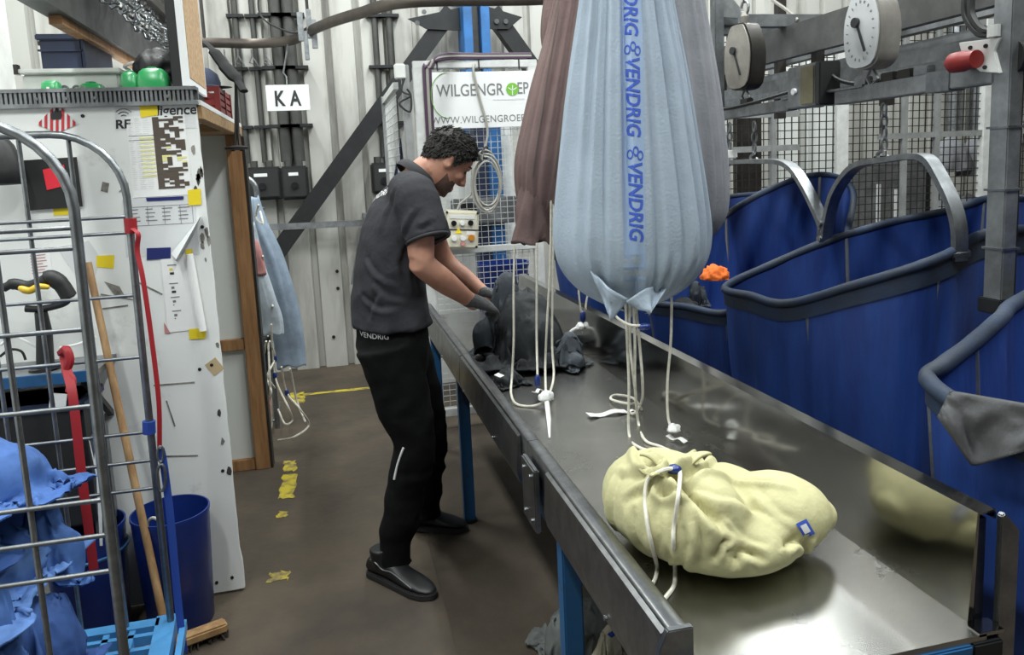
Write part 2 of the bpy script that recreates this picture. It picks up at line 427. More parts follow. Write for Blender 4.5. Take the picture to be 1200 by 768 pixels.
# ================================================================== THE SETTING
fl = struct(mb().span((-3.2, -3, -.06), (7.2, 6.64, 0)).build('floor', 'concrete'))
fm = mb().span((.30, 1.0, 0), (1.25, 4.6, .009)).build('floor_mat', 'mat_rubber', bev=.003)
top(fm, 'thin dark brown rubber mat lying on the floor under the steel table', 'mat')
def ragged(pts, n=6, j=.012):
    out = []
    for a, b in zip(pts, pts[1:]+pts[:1]):
        a, b = V(a), V(b)
        for k in range(n):
            p = a+(b-a)*(k/n); out.append(V((p.x+random.uniform(-j, j), p.y+random.uniform(-j, j), p.z)))
    return out
def yband(px):
    m = mb(); m.prism(ragged([onZ(x, y, .001) for x, y in px]), (0, 0, .0012)); return m.build('yellow_marking', 'yellow_paint', fl)
yband([(333, 540), (347, 540), (346, 552), (332, 552)]); yband([(331, 556), (347, 556), (345, 584), (328, 584)])
yband([(327, 600), (336, 600), (335, 606), (326, 606)]); yband([(317, 671), (339, 669), (338, 680), (315, 682)])
yband([(341, 461), (356, 460), (357, 472), (343, 474)]); yband([(345, 463), (452, 452), (452, 454), (345, 465)])
# corrugated cladding
def corrugated(x0, x1, y, z0, z1, pitch=.236):
    prof = []; x = x0
    while x < x1:
        prof += [(x, 0), (x+pitch-.062, 0), (x+pitch-.050, .055), (x+pitch-.012, .055)]; x += pitch
    R = [[V((a, y+b, z)) for a, b in prof] for z in (z0, z1)]
    m = mb(); n = len(prof)
    m.add(R[0]+R[1], [(i, i+1, n+i+1, n+i) for i in range(n-1)]); m.span((x0, y+.056, z0), (x1, y+.066, z1)); return m
wb = struct(corrugated(-3.2, 7.2, 6.5, 0, 4.9).build('wall_back', 'cladding'))
for (x, y) in [(395, 318), (396, 338), (391, 395), (305, 205)]:
    mb().cyl(onY(x, y, 6.5), onY(x, y, 6.5)+V((0, -.008, 0)), .014, 10).build('screw_head', 'black_steel', wb)
struct(mb().span((-2.3, -3, 0), (-2.2, 6.5, 4.9)).build('wall_left', 'white_wall'))
struct(mb().span((7.1, -3, 0), (7.2, 6.5, 4.9)).build('wall_right', 'cladding'))
struct(mb().span((-3.2, -3, 4.9), (7.2, 6.6, 5.0)).build('ceiling', 'ceiling_dark'))

# ================================================================== STEEL SORTING TABLE
t = thing('sorting_table', (.75, 2.6, 0), 'long steel sorting table with blue legs and a tall side plate', 'table')
X0, X1, YN, YF, ZD = .50, 1.015, .985, 4.26, .79
dk = mb().span((X0, YN, ZD-.012), (X1, YF, ZD)).build('deck', 'steel_deck', t)
mb().span((X0+.02, YN-.006, ZD-.058), (X1-.03, YN+.03, ZD-.0125)).build('front_edge', 'blue_paint', t, bev=.003)
mb().span((X1-.03, YN-.006, ZD-.075), (X1+.03, YN+.03, ZD-.0125)).build('corner_block', 'black_steel', t, bev=.003)
def railsec(y0, y1, zt, h=.118):
    # top lip + outer face + lower return, as a bent sheet
    sec = [(.472, zt-h), (.472, zt-.004), (.476, zt), (.503, zt), (.507, zt-.003), (.507, ZD+.001), (.500, ZD+.001), (.500, zt-.008), (.480, zt-.008), (.480, zt-h), ]
    return mb().prism([(x, y0, z) for x, z in sec], (0, y1-y0, 0))
r1 = railsec(1.06, 1.95, .86).build('side_rail', 'steel_rail', t, smooth=True)
r2 = railsec(1.953, 3.0, .86).build('side_rail', 'steel_rail', t, smooth=True)
r3 = railsec(3.003, YF, .86).build('side_rail', 'steel_rail', t, smooth=True)
for a, b in ((1.06, 1.74), (2.02, 3.0), (3.01, YF)):
    mb().prism([(.470, a, .855), (.462, a, .85), (.455, a, .75), (.462, a, .715), (.47, a, .715)], (0, b-a, 0)).build('outer_face', 'steel_rail', t, smooth=True)
mb().prism([(.452, 1.045, .70), (.452, 1.045, .83), (.468, 1.045, .862), (.512, 1.045, .862), (.512, 1.045, .66), (.46, 1.045, .66)], (0, .014, 0)).build('rail_end_plate', 'steel_rail', t, bev=.002)
mb().span((.448, 1.80, .665), (.463, 1.93, .835)).build('joint_bracket', 'steel_rail', t, bev=.004)
for z in (.69, .81): 
    for y in (1.83, 1.90): mb().cyl((.449, y, z), (.443, y, z), .006, 8).build('bolt', 'galv', t)
for y in (1.3, 2.35, 2.9, 3.5): mb().cyl((.456, y, .735), (.45, y, .735), .005, 8).build('bolt', 'galv', t)
# tall side plate
sec = [(1.015, ZD), (1.021, ZD+.004), (1.026, .983), (1.056, .983), (1.056, .972), (1.060, .972), (1.060, .987), (1.022, .987), (1.010, ZD)]
sp = mb().prism([(x, 1.02, z) for x, z in sec], (0, YF-1.02, 0)).build('side_plate', 'steel_sheet', t)
mb().span((1.0, YN, ZD-.004), (1.05, 1.02, ZD+.002)).build('plate_foot', 'steel_sheet', t)
mb().prism([(1.052, 1.0, .70), (1.052, 1.0, .985), (1.058, 1.0, .99), (1.09, 1.0, .955), (1.09, 1.0, .66)], (0, .012, 0)).build('end_upright', 'steel_rail', t, bev=.002)
mb().span((1.034, 1.03, ZD-.05), (1.050, YF-.02, .970)).build('plate_core', 'steel_rail', t)
mb().span((1.03, YF-.012, .80), (1.08, YF, .985)).build('end_upright', 'steel_sheet', t)
for y, z in ((1.7, .92), (2.6, .92), (3.4, .92)): mb().span((1.03, y, .5), (1.07, y+.05, .97)).build('stiffener', 'steel_rail', t)
# blue frame
for x in (.51, 1.0):
    mb().span((x-.02, 1.03, .665), (x+.02, YF-.02, .712)).build('side_beam', 'blue_paint', t, bev=.003)
for y in (1.72, 3.29, 4.2):
    for x in (.51, 1.0):
        lg = mb().span((x-.025, y-.025, .02), (x+.025, y+.025, .70)).build('leg', 'blue_paint', t, bev=.004)
        mb().cyl((x, y, .009), (x, y, .022), .035, 14).build('foot', 'black_steel', lg)
    mb().span((.53, y-.015, .66), (.98, y+.015, .70)).build('cross_beam', 'blue_paint', t, bev=.003)
mb().span((.53, 1.03, .66), (.98, 1.06, .70)).build('cross_beam', 'blue_paint', t, bev=.003)
for y0, y1 in ((1.06, YF),): mb().span((.53, y0, .735), (.985, y1, .7775)).build('deck_support', 'steel_rail', t)

# ================================================================== BACK WALL FITTINGS
def conduit(px, ztop, zbot, r, label):
    Y = 6.496-r; a = onY(px, 150, Y); t = thing('conduit', (a.x, Y, zbot), label, 'pipe', 'conduits on the cladding')
    mb().cyl((a.x, Y, zbot), (a.x, Y, ztop), r, 10).build('pipe', 'conduit', t, smooth=True)
    for z in (2.0, 2.45, 2.85):
        mb().span((a.x-r*2.6, Y-r-.012, z-.012), (a.x+r*2.6, 6.499, z+.012)).build('clamp', 'black_steel', t)
conduit(287, 4.0, 1.72, .024, 'slim grey conduit dropping into the wide black switch box')
conduit(307, 4.0, 1.72, .022, 'second slim conduit dropping into the wide black switch box')
conduit(333, 4.0, 1.72, .048, 'thick grey conduit behind the KA sign, on its left edge')
conduit(348, 4.0, 1.72, .048, 'thick grey conduit behind the KA sign, on its right edge')
conduit(447, 4.0, 1.72, .026, 'lone conduit dropping into the small switch box behind the person')
conduit(464, 4.0, .9, .03, 'dark conduit beside the corner of the mesh guard')
def swbox(x0, y0, x1, y1, label):
    a, b = onY(x0, y1, 6.34), onY(x1, y0, 6.34); c = (a+b)/2
    t = thing('switch_box', (c.x, 6.4, a.z), label, 'electrical box', 'black switch boxes')
    mb().span((a.x, 6.34, a.z), (b.x, 6.499, b.z)).build('body', 'black_steel', t, bev=.012)
    mb().span((a.x+.015, 6.32, a.z+.02), (b.x-.015, 6.34, b.z-.02)).build('cover', 'black', t, bev=.008)
    mb().cyl((c.x, 6.32, c.z-.02), (c.x, 6.30, c.z-.02), .028, 14).build('knob', 'black_gloss', t)
    w = (b.x-a.x)
    mb().span((c.x-w*.2, 6.317, b.z-.075), (c.x+w*.15, 6.321, b.z-.05)).build('label_plate', 'sign_white', t)
    mb().cyl((c.x-w*.2, 6.42, b.z), (c.x-w*.2, 6.42, b.z+.05), .03, 10).build('gland', 'conduit', t); mb().cyl((c.x+w*.2, 6.42, b.z), (c.x+w*.2, 6.42, b.z+.05), .03, 10).build('gland', 'conduit', t)
swbox(287, 195, 328, 236, 'wide black switch box on the cladding by the clothes trolley')
swbox(331, 194, 360, 235, 'narrow black switch box below the KA sign')
swbox(437, 190, 463, 228, 'black switch box on the cladding behind the person')
# diagonal brace, column, gussets
a, b = onY(318, 306, 6.3), onY(529, 12, 6.3); d = (b-a).normalized()
br = thing('diagonal_brace', (a.x, 6.3, a.z-.9), 'dark steel brace running diagonally up behind the person', 'brace')
mb().bar(a-d*1.1, b, .02, .13, up=(d.z, 0, -d.x)).build('flange', 'black_steel', br)
mb().bar(a-d*1.1+V((d.z*.06, .05, -d.x*.06)), b+V((d.z*.06, .05, -d.x*.06)), .1, .012, up=(d.z, 0, -d.x)).build('web', 'dark_steel', br)
a2, b2 = onY(577, 12, 6.3), onY(690, 170, 6.3); d2 = (b2-a2).normalized()
br = thing('diagonal_brace', (b2.x, 6.3, b2.z), 'dark steel brace falling away on the far side of the blue column', 'brace')
mb().bar(a2, b2+d2*1.2, .02, .13, up=(d2.z, 0, -d2.x)).build('flange', 'black_steel', br)
mb().bar(a2+V((d2.z*.06, .05, -d2.x*.06)), b2+d2*1.2+V((d2.z*.06, .05, -d2.x*.06)), .1, .012, up=(d2.z, 0, -d2.x)).build('web', 'dark_steel', br)
cx = onY(557, 40, 6.2).x
t = thing('steel_column', (cx, 6.25, 0), 'blue painted steel column against the cladding behind the mesh guard', 'column')
for s_ in (-1, 1): mb().span((cx+s_*.035, 6.12, 0), (cx+s_*.105, 6.40, 4.9)).build('flange', 'blue_column', t, bev=.004)
mb().span((cx-.036, 6.24, 0), (cx+.036, 6.26, 4.9)).build('web', 'conduit', t)
gp = mb().prism([onY(x, y, 6.27) for x, y in ((478, 22), (543, 8), (543, 36), (500, 34))], (0, .015, 0)); gp.prism([onY(x, y, 6.27) for x, y in ((573, 8), (612, 20), (596, 34), (573, 34))], (0, .015, 0)); gp.build('gusset_plate', 'black_steel', t)
for x, y in ((497, 14), (489, 27), (582, 25), (593, 25)): mb().cyl(onY(x, y, 6.27), onY(x, y, 6.25), .02, 8).build('bolt', 'galv_dull', t)
# protective rail
a, b = onY(285, 268, 6.3), onY(432, 261, 6.3)
t = thing('guard_bar', (b.x, 6.3, 0), 'grey angle-iron bar fixed low along the corrugated cladding', 'rail')
mb().bar(a, b, .03, .05).build('bar', 'galv_dull', t)
for x in (a.x+.1, b.x-.02): mb().span((x-.02, 6.29, a.z-.1), (x+.02, 6.499, a.z+.06)).build('bracket', 'galv_dull', t)
q = onY(424, 268, 6.3); mb().bar(q, q+V((-.1, .0, -.45)), .025, .04).build('strut', 'galv_dull', t)
# overhead curved track
zt = 2.62
pts = [V((-1.9, 6.12, zt)), onZ(240, 50, zt), onZ(300, 51, zt), onZ(342, 47, zt), onZ(362, 37, zt), onZ(385, 27, zt), onZ(420, 16, zt), onZ(480, 2, zt), V((1.35, 4.75, zt)), V((1.8, 4.55, zt))]
t = thing('overhead_track', (0, 6.0, zt), 'dark curved overhead conveyor track with hooks along the back', 'conveyor track')
mb().tube(spline(pts, 8), .035, 8, flat=(.55, 1.1)).build('track', 'brown_steel', t, smooth=True)
for p in (pts[1], pts[4], pts[7]): mb().cyl((p.x, p.y, zt), (p.x, p.y, 4.9), .012, 8).build('hanger', 'dark_steel', t)
hk = mb(); hk.tube([(0, 0, 0), (0, 0, -.05), (.045, 0, -.13), (-.02, 0, -.10), (0, 0, -.05)], .006, 6); hko = None
for x in (262, 278, 294, 311):
    p = onZ(x, 53, zt)
    if hko is None: hko = hk.build('hook', 'galv_dull', t, origin=(0, 0, 0)); hko.location = V((p.x, p.y, zt-.03))-BASE[t.name]
    else: add_obj('hook', hko.data, t, (p.x, p.y, zt-.03))
p = onZ(358, 38, zt)
for dx, dz, w in ((-.03, .03, .02), (.03, .05, .018), (.06, -.02, .02), (0, -.1, .016)):
    mb().span((p.x+dx-w, p.y-.06, zt+dz-.10), (p.x+dx+w, p.y-.03, zt+dz+.10)).build('switch_lever', 'galv', t, bev=.004)
mb().tube(spline([(p.x-.28, p.y-.02, zt+.35), (p.x-.3, p.y, zt+.12), (p.x-.12, p.y-.03, zt+.0), (p.x, p.y-.05, zt)], 6), .007, 6).build('cable', 'black', t)
# KA sign
a, b = onY(313.5, 130.5, 5.95), onY(361.5, 99, 5.95)
t = thing('hanging_sign', ((a.x+b.x)/2, 5.95, a.z), 'white hanging sign with the black letters KA', 'sign')
mb().span((a.x, 5.945, a.z), (b.x, 5.957, b.z)).build('panel', 'sign_white', t, bev=.002)
c = (a+b)/2
put_text('K A', .15, (c.x-.005, 5.943, c.z-.01), (1, 0, 0), (0, 0, 1), 'ink', t, xs=.72, sp=1.1, bold=.03)
mb().tube([(c.x, 5.95, b.z), (c.x, 5.96, b.z+.06), (c.x-.02, 5.98, b.z+.09), onZ(338, 48.5, 2.62)], .006, 6).build('hook', 'galv_dull', t)
# ================================================================== MESH GUARD WITH SIGN
def wire_panel(p0, ux, w, h, px, pz, r=.0016):
    """welded wire mesh: vertical and horizontal wires"""
    m = mb(); p0, ux = V(p0), V(ux)
    n = int(w/px); k = int(h/pz)
    for i in range(1, n+1): m.tube([p0+ux*(i*px), p0+ux*(i*px)+V((0, 0, h))], r, 4, cap=False)
    for j in range(1, k+1): m.tube([p0+V((0, 0, j*pz)), p0+V((0, 0, j*pz))+ux*w], r, 4, cap=False)
    return m
YG = 4.6
xa = onY(493, 150, YG).x; xb = 1.24; zt = onY(560, 71, YG).z
t = thing('mesh_guard', ((xa+xb)/2, YG, 0), 'white framed wire mesh machine guard behind the far end of the table', 'fence')
mb().span((xa-.03, YG-.02, 0), (xa+.03, YG+.02, zt)).build('post', 'fence_white', t, bev=.004)
mb().span((xa-.095, YG-.02, 0), (xa-.05, YG+.03, zt-.02)).build('post', 'fence_grey', t, bev=.004)
mb().span((xb-.03, YG-.02, 0), (xb+.03, YG+.02, zt)).build('post', 'fence_white', t, bev=.004)
mb().span((xa-.03, YG-.021, zt-.045), (xb+.03, YG+.021, zt)).build('top_rail', 'fence_white', t, bev=.004)
zm = onY(580, 291, YG).z
mb().span((xa, YG-.018, zm-.02), (xb, YG+.018, zm+.02)).build('middle_rail', 'fence_white', t, bev=.004)
mb().span((xa, YG-.018, .08), (xb, YG+.018, .13)).build('bottom_rail', 'fence_white', t, bev=.004)
o = wire_panel((xa, YG+.008, .1), (1, 0, 0), xb-xa, zt-.12, .042, .036, .0021).build('wire_mesh', 'fence_white', t, fix=False); o['kind'] = 'stuff'
for x in (512, 561, 608): 
    p = onY(x, 72, YG-.025); mb().tube([(p.x, YG-.025, zt+.004), (p.x, YG-.025, zt-.06)], .004, 5).build('cable_tie', 'black', t)
# side panel running back
t = thing('mesh_guard', (xa-.12, 5.2, 0), 'narrow side panel of wire mesh running back from the guard corner', 'fence')
mb().span((xa-.145, 5.6, 0), (xa-.105, 5.64, zt-.1)).build('post', 'fence_grey', t)
mb().span((xa-.14, 4.66, zt-.15), (xa-.11, 5.62, zt-.11)).build('top_rail', 'fence_white', t)
o = wire_panel((xa-.125, 4.66, .1), (0, 1, 0), .95, zt-.22, .05, .05, .002).build('wire_mesh', 'fence_white', t, fix=False); o['kind'] = 'stuff'
a, b = onY(463, 92, 4.55), onY(475, 74, 4.55); o = mb().span((a.x, 4.56, a.z), (b.x, 4.60, b.z)).build('junction_box', 'white_plastic', bev=.006)
top(o, 'small white junction box on the corner post of the mesh guard', 'electrical box')
o = mb().tube(spline([(b.x-.01, 4.555, a.z), (b.x-.03, 4.55, a.z-.07), (b.x+.02, 4.55, a.z-.1), (b.x-.05, 4.55, a.z-.14), (b.x+.01, 4.55, a.z-.19), (b.x+.02, 4.55, a.z-.10), (b.x+.0, 4.55, a.z-.06)], 6), .006, 6).build('looped_wire', 'black', smooth=True)
top(o, 'black wire looping below the small white junction box', 'cable')
o = mb().prism([onY(x, y, 4.9) for x, y in ((470, 160), (475, 205), (462, 208))], (0, .06, 0)).build('folded_cloth', 'navy_plastic', bev=.01)
top(o, 'dark blue cloth wedge hanging behind the guard corner post', 'cloth')
# purple cable bundle up the post and along the top
for k, (dx, c_) in enumerate(((0, 'cable_purple'), (.018, 'cable_grey'), (.034, 'cable_purple'))):
    P = [(xa+.035+dx, YG-.03, .9), (xa+.035+dx, YG-.03, zt-.15), (xa+.05+dx, YG-.035, zt-.04), (xa+.14, YG-.03, zt+.006+k*.012), (xa+.4, YG-.02, zt+.012+k*.01), (xb, YG, zt+.014+k*.01)]
    o = mb().tube(spline(P, 6), .010, 6).build('power_cable', c_, smooth=True)
    top(o, ['outermost purple cable strapped up the white guard post', 'grey cable strapped between two purple ones on the guard post', 'innermost purple cable strapped up the white guard post'][k], 'cable')
# company sign
p = [onY(x, y, YG-.03) for x, y in ((502, 85), (624, 80.5), (626, 150), (506, 152))]
sx0, sx1 = p[3].x, onY(625, 110, YG-.03).x; sz0, sz1 = p[3].z, p[0].z
t = thing('company_sign', ((sx0+sx1)/2, YG-.03, sz0), 'white rectangular company sign with grey and green lettering on the mesh guard', 'sign')
mb().span((sx0, YG-.034, sz0), (sx1+.03, YG-.026, sz1)).build('panel', 'sign_white', t, bev=.002)
ys = YG-.0355; w_ = sx1-sx0; cz = (sz0+sz1)/2
put_text('WILGENGR', .098, (sx0+w_*.385, ys, cz+.055), (1, 0, .006), (0, 0, 1), 'grey_ink', t, xs=.80, bold=.008)
put_text('EP', .098, (sx0+w_*.895, ys, cz+.06), (1, 0, .006), (0, 0, 1), 'grey_ink', t, xs=.74, bold=.008)
put_text('WWW.WILGENGROEP.COM', .058, (sx0+w_*.565, ys, sz0+.05), (1, 0, .006), (0, 0, 1), 'grey_ink', t, xs=.92, sp=1.05)
tl = mb()
for k in range(9): tl.span((sx0+w_*(.60+.035*k), ys, cz-.004), (sx0+w_*(.60+.035*k)+.018, ys-.0006, cz+.004))
tl.build('tagline', 'paper_grey', t)
gx = sx0+w_*.792; gm = mb(); gm.cyl((gx, ys, cz+.058), (gx, ys-.0012, cz+.058), .038, 22); gm.build('emblem_disc', 'green_print', t)
wm = mb(); 
for ang in (.5, 1.5, 2.6, 4.7): wm.bar((gx, ys-.0016, cz+.052), (gx+.03*math.cos(ang), ys-.0016, cz+.052+.03*math.sin(ang)), .001, .005, up=(math.sin(ang), 0, -math.cos(ang)))
wm.build('emblem_tree', 'sign_white', t)
arc = [(sx0+.10+.085*math.cos(th)*1.1, ys-.001, cz+.03+.13*math.sin(th)) for th in [PI*.42+PI*1.16*k/18 for k in range(19)]]
mb().tube(arc, [.001+.006*math.sin(PI*k/18) for k in range(19)], 4, flat=(1, .3)).build('emblem_arc', 'green_print', t)
# cable coil hung in front of the sign
c = onY(570, 213, YG-.06); cl = mb()
for k in range(6):
    rx_, rz_ = .082+.006*math.sin(k*2.1), .155+.012*math.cos(k*1.7); ox, oz = .006*math.sin(k*1.3), -.012*k*.8+.02
    cl.tube([(c.x+ox+rx_*math.cos(a_)+.02*math.sin(a_)*0, c.y-.012*k*.4+.008*math.sin(3*a_+k), c.z+oz+rz_*math.sin(a_)) for a_ in [2*PI*j/36 for j in range(36)]], .0065, 6, closed=True)
t = thing('cable_coil', (c.x, YG-.05, c.z-.2), 'coil of grey control cable hung on the mesh guard', 'cable')
cl.build('loops', 'cable_grey', t, smooth=True)
mb().tube(spline([onY(556, 75, YG-.03), onY(555, 85, YG-.045), onY(562, 115, YG-.045), onY(571, 150, YG-.045), onY(569, 172, YG-.05), onY(566, 186, YG-.06)], 6), .0075, 6).build('drop_cable', 'cable_grey', t, smooth=True)
mb().tube(spline([onY(557, 205, YG-.06), onY(553, 226, YG-.06), onY(540, 238, YG-.06), onY(536, 246, YG-.06)], 6), .0065, 6).build('tail_cable', 'cable_grey', t, smooth=True)
mb().tube(spline([onY(570, 172, YG-.05), onY(565, 178, YG-.09), onY(568, 186, YG-.09), onY(573, 180, YG-.05)], 5, True), .006, 5, closed=True).build('tie', 'black', t)
# control box
c = onY(540, 269, YG-.08); R_ = ry(.09)
t = thing('control_box', (c.x, YG-.08, c.z-.13), 'cream push-button control box with an orange knob on the mesh guard', 'control box')
bw, bh = .205, .228
mb().box(c, (bw, .07, bh), R_).build('housing', 'cream_plastic', t, bev=.012)
def loc(u, v, d=.036): return c + R_ @ V((u, -d, v))
mb().box(loc(0, .0), (bw*1.01, .003, .007), R_).build('lid_joint', 'black', t)
mb().box(loc(0, .075), (bw*.72, .004, .02), R_).build('name_strip', 'white_plastic', t)
for u, v, r_, mt in ((-.05, .038, .016, 'black_gloss'), (0, .04, .015, 'sign_white'), (.05, .043, .016, 'black_gloss'), (-.045, -.052, .016, 'sign_white'), (.008, -.05, .016, 'sign_white'), (.058, -.045, .019, 'orange_knob'), (.008, -.082, .015, 'pink_cloth')):
    mb().cyl(loc(u, v, .034), loc(u, v, .052), r_, 16).build('push_button', mt, t, bev=.002)
mb().prism([loc(-.04, -.022, .036), loc(0, -.022, .036), loc(-.02, .014, .036)], (0, -.002, 0)).build('warning_triangle', 'tape_yellow', t)
mb().box(loc(.055, -.018), (.05, .003, .022), R_).build('label_plate', 'sign_white', t)
for u in (-.092, .092):
    for v in (-.1, .1): mb().cyl(loc(u, v, .034), loc(u, v, .039), .008, 8).build('screw', 'black_steel', t)
# machinery seen through the mesh
t = thing('conveyor_machine', (onY(572, 200, 5.3).x, 5.3, 0), 'blue upright machine frame standing behind the mesh guard', 'machine')
x_ = onY(574, 220, 5.3).x
mb().span((x_-.11, 5.2, 0), (x_-.02, 5.4, 2.0)).build('upright', 'navy_plastic', t, bev=.006); mb().span((x_-.02, 5.2, 0), (x_+.075, 5.4, 1.95)).build('upright', 'blue_column', t, bev=.006)
mb().span((x_-.3, 5.15, 1.22), (x_+.16, 5.2, 1.40)).build('drive_housing', 'galv_dull', t, bev=.01); mb().cyl((x_-.2, 5.15, 1.32), (x_-.2, 5.08, 1.32), .06, 16).build('motor_cap', 'black_steel', t)
mb().span((x_-.35, 5.1, .55), (x_+.5, 5.16, .62)).build('cross_member', 'galv_dull', t)
x_ = onY(595, 210, 5.5).x
o = mb().cyl((x_, 5.5, 0), (x_, 5.5, 1.95), .05, 14).build('duct_pipe', 'fence_white', smooth=True); top(o, 'white vertical pipe standing beside the blue machine frame', 'pipe')
x_ = onY(543, 200, 5.6).x
o = mb().span((x_-.3, 5.6, 0), (x_+.1, 5.75, 1.75)).build('meter_cabinet', 'white_plastic', bev=.01); top(o, 'white cabinet behind the mesh guard near the cable coil', 'cabinet')
# blue bin beyond the table end
c = V((1.02, 4.95, 0))
m = mb(); m.lathe([(.14, 0), (.145, .01), (.165, .94), (.172, .955), (.172, .98), (.16, .98), (.152, .9), (.13, .03)], (c.x+.06, c.y-.02, 0), 28)
o = m.build('round_bin', 'blue_plastic', smooth=True); top(o, 'blue round bin standing behind the mesh guard beyond the dark overalls', 'bin')
# ================================================================== WHITE WORK BENCH WALL ON THE LEFT
YB, XR = 3.0, -.443
t = thing('work_bench', (-1.0, 3.6, 0), 'tall white panelled work bench with a wooden back frame', 'bench')
bz = 1.872
brd = mb().prism([(-2.1, YB, .012), (XR-.03, YB, .010)] + [(XR+random.uniform(-.0022, .0012)+(.004 if k < 3 else 0), YB, .012+(bz-.012)*k/34) for k in range(35)] + [(-2.1, YB, bz)], (0, .018, 0)).build('front_board', 'white_board', t)
random.seed(11)
for k in range(16):        # chipped edge and stains of the worn board
    y = random.choice([random.uniform(260, 400), random.uniform(170, 230), random.uniform(400, 680)])
    ex = 232+(y-115)*.0887; p = onY(ex-random.uniform(2, 12), y, YB-.001); s_ = random.uniform(.006, .016)
    n = 7; m = mb(); m.prism([(p.x+s_*.7*random.uniform(.5, 1.1)*math.cos(2*PI*j/n), YB-.0012, p.z+s_*1.8*random.uniform(.5, 1.1)*math.sin(2*PI*j/n)) for j in range(n)], (0, .002, 0))
    m.build('chip', random.choice(['board_chip', 'scuff', 'scuff']), brd)
for x, y in ((234, 433), (248, 428), (261, 552), (254, 683), (272, 677), (97, 136), (237, 266)):
    p = onY(x, y, YB); mb().cyl((p.x, YB+.001, p.z), (p.x, YB-.002, p.z), .0065, 10).build('screw_hole', 'black', brd)
for x0, y0, x1, y1 in ((180, 452, 228, 448), (195, 535, 232, 534), (118, 345, 160, 352), (195, 470, 205, 500), (150, 215, 140, 225), (160, 330, 190, 345), (120, 362, 150, 358)):
    a, b = onY(x0, y0, YB-.0012), onY(x1, y1, YB-.0012); mb().bar(a, b, .002, .005, up=(0, 0, 1)).build('scratch', 'scuff', brd)
for pts in (((122, 330), (140, 336), (148, 350), (134, 346)), ((120, 213), (128, 215), (126, 226), (118, 224)), ((94, 100), (99, 101), (101, 115), (95, 112))):
    mb().prism([onY(x, y, YB-.001) for x, y in pts], (0, .002, 0)).build('scratch', 'scuff', brd)
mb().span((-2.1, YB+.018, bz), (-.43, 4.36, bz+.018)).build('worktop', 'white_board', t)
mb().span((-2.1, 4.0, bz-.04), (-.43, 4.36, bz)).build('top_rail', 'wood_pale', t)
mb().span((-.47, YB+.02, bz-.05), (-.43, 4.0, bz)).build('top_edge', 'wood_pale', t, bev=.003)
# back frame of timber with white infill
wp = mb().span((-.51, 4.30, 0), (-.433, 4.345, bz-.04)).build('frame_post', 'wood', t, bev=.003)
mb().span((-2.1, 4.345, 0), (-.45, 4.36, bz-.04)).build('back_panel', 'white_panel', t)
for z in (.03, .71): mb().span((-1.2, 4.31, z-.03), (-.511, 4.345, z+.03)).build('frame_rail', 'wood', t, bev=.003)
mb().span((-.432, 4.305, 0), (-.418, 4.4, bz-.05)).build('edge_strip', 'dark_steel', t)
# slotted cable duct along the top front
cd = mb(); zd = bz+.0; xa_, xb_ = -2.1, XR+.005
cd.span((xa_, YB-.018, zd), (xb_, YB+.05, zd+.014)); cd.span((xa_, YB-.02, zd+.052), (xb_, YB+.05, zd+.064))
k = 0; x = xa_
while x < xb_-.006:
    cd.span((x, YB-.017, zd+.014), (x+.0085, YB-.012, zd+.052)); x += .0148
t2 = thing('cable_duct', (-1.2, YB, zd), 'grey slotted cable duct along the top edge of the white board', 'cable duct')
cd.build('slotted_body', 'galv_dull', t2)
mb().span((xa_, YB+.02, zd+.014), (xb_, YB+.045, zd+.052)).build('inner_filler', 'galv_dull', t2)
for x in (42, 77, 111, 196): p = onY(x, 112, YB-.018); mb().cyl((p.x, YB-.012, zd+.03), (p.x, YB-.02, zd+.03), .006, 8).build('rivet', 'galv', t2)
ZS = bz+.018
# --- papers and stickers on the board
def sheet(name, px, label, mt='paper', d=.002, cat='paper'):
    """px: tl,tr,br,bl on the board"""
    P = [onY(x, y, YB-d) for x, y in px]
    m = mb().prism([P[3], P[2], P[1], P[0]], (0, .0008, 0)); o = m.build(name, mt); return top(o, label, cat), P
def tape(px, mt, par, d=.0036):
    return mb().prism([onY(x, y, YB-d) for x, y in px], (0, .0006, 0)).build('tape', mt, par)
def bil(P, u, v):  # u across, v down on a sheet
    return (P[0]*(1-u)+P[1]*u)*(1-v)+(P[3]*(1-u)+P[2]*u)*v
o, P = sheet('schedule_sheet', ((147, 137), (216, 134), (226, 228), (156, 232)), 'printed planning schedule with a brown and white grid and yellow rows')
gr = mb(); random.seed(5)
def cell(u0, v0, u1, v1, k):
    gr.cur = k; q = [bil(P, a_, b_)+V((0, -.0012, 0)) for a_, b_ in ((u0, v1), (u1, v1), (u1, v0), (u0, v0))]; gr.add(q, [(0, 1, 2, 3)])
for r_ in range(34):
    v0 = .02+r_*.0262; v1 = v0+.0225
    if 8 < r_ < 28 and r_ % 2: cell(.20, v0, .43, v1, 1)
    for c0, c1 in ((.03, .12), (.14, .26), (.27, .41)): cell(c0, v0+.008, c1-random.uniform(0, .05), v0+.013, 2)
    cell(.44, v0-.002, .55, v1+.004, 0)
    for c_ in range(5):
        u0 = .55+c_*.083
        k_ = random.random()
        if k_ < .55: cell(u0, v0-.002, u0+.083, v1+.004, 0)
        elif k_ < .70 and 10 < r_ < 22: cell(u0, v0, u0+.08, v1, 1)
for v_ in (.235, .29): cell(.02, v_, .45, v_+.006, 3)
gr.build('printed_grid', ['brown_print', 'yellow_pale', 'paper_grey', 'ink'], o)
tape(((163, 121), (184, 119), (185, 135), (165, 138)), 'tape_yellow', o); tape(((193, 117), (205, 115), (208, 119), (205, 123), (194, 124)), 'tape_yellow', o)
tape(((220, 223), (235, 221), (236, 240), (221, 241)), 'tape_yellow', o); tape(((171, 232), (215, 230), (215, 234), (172, 236)), 'tape_blue', o)
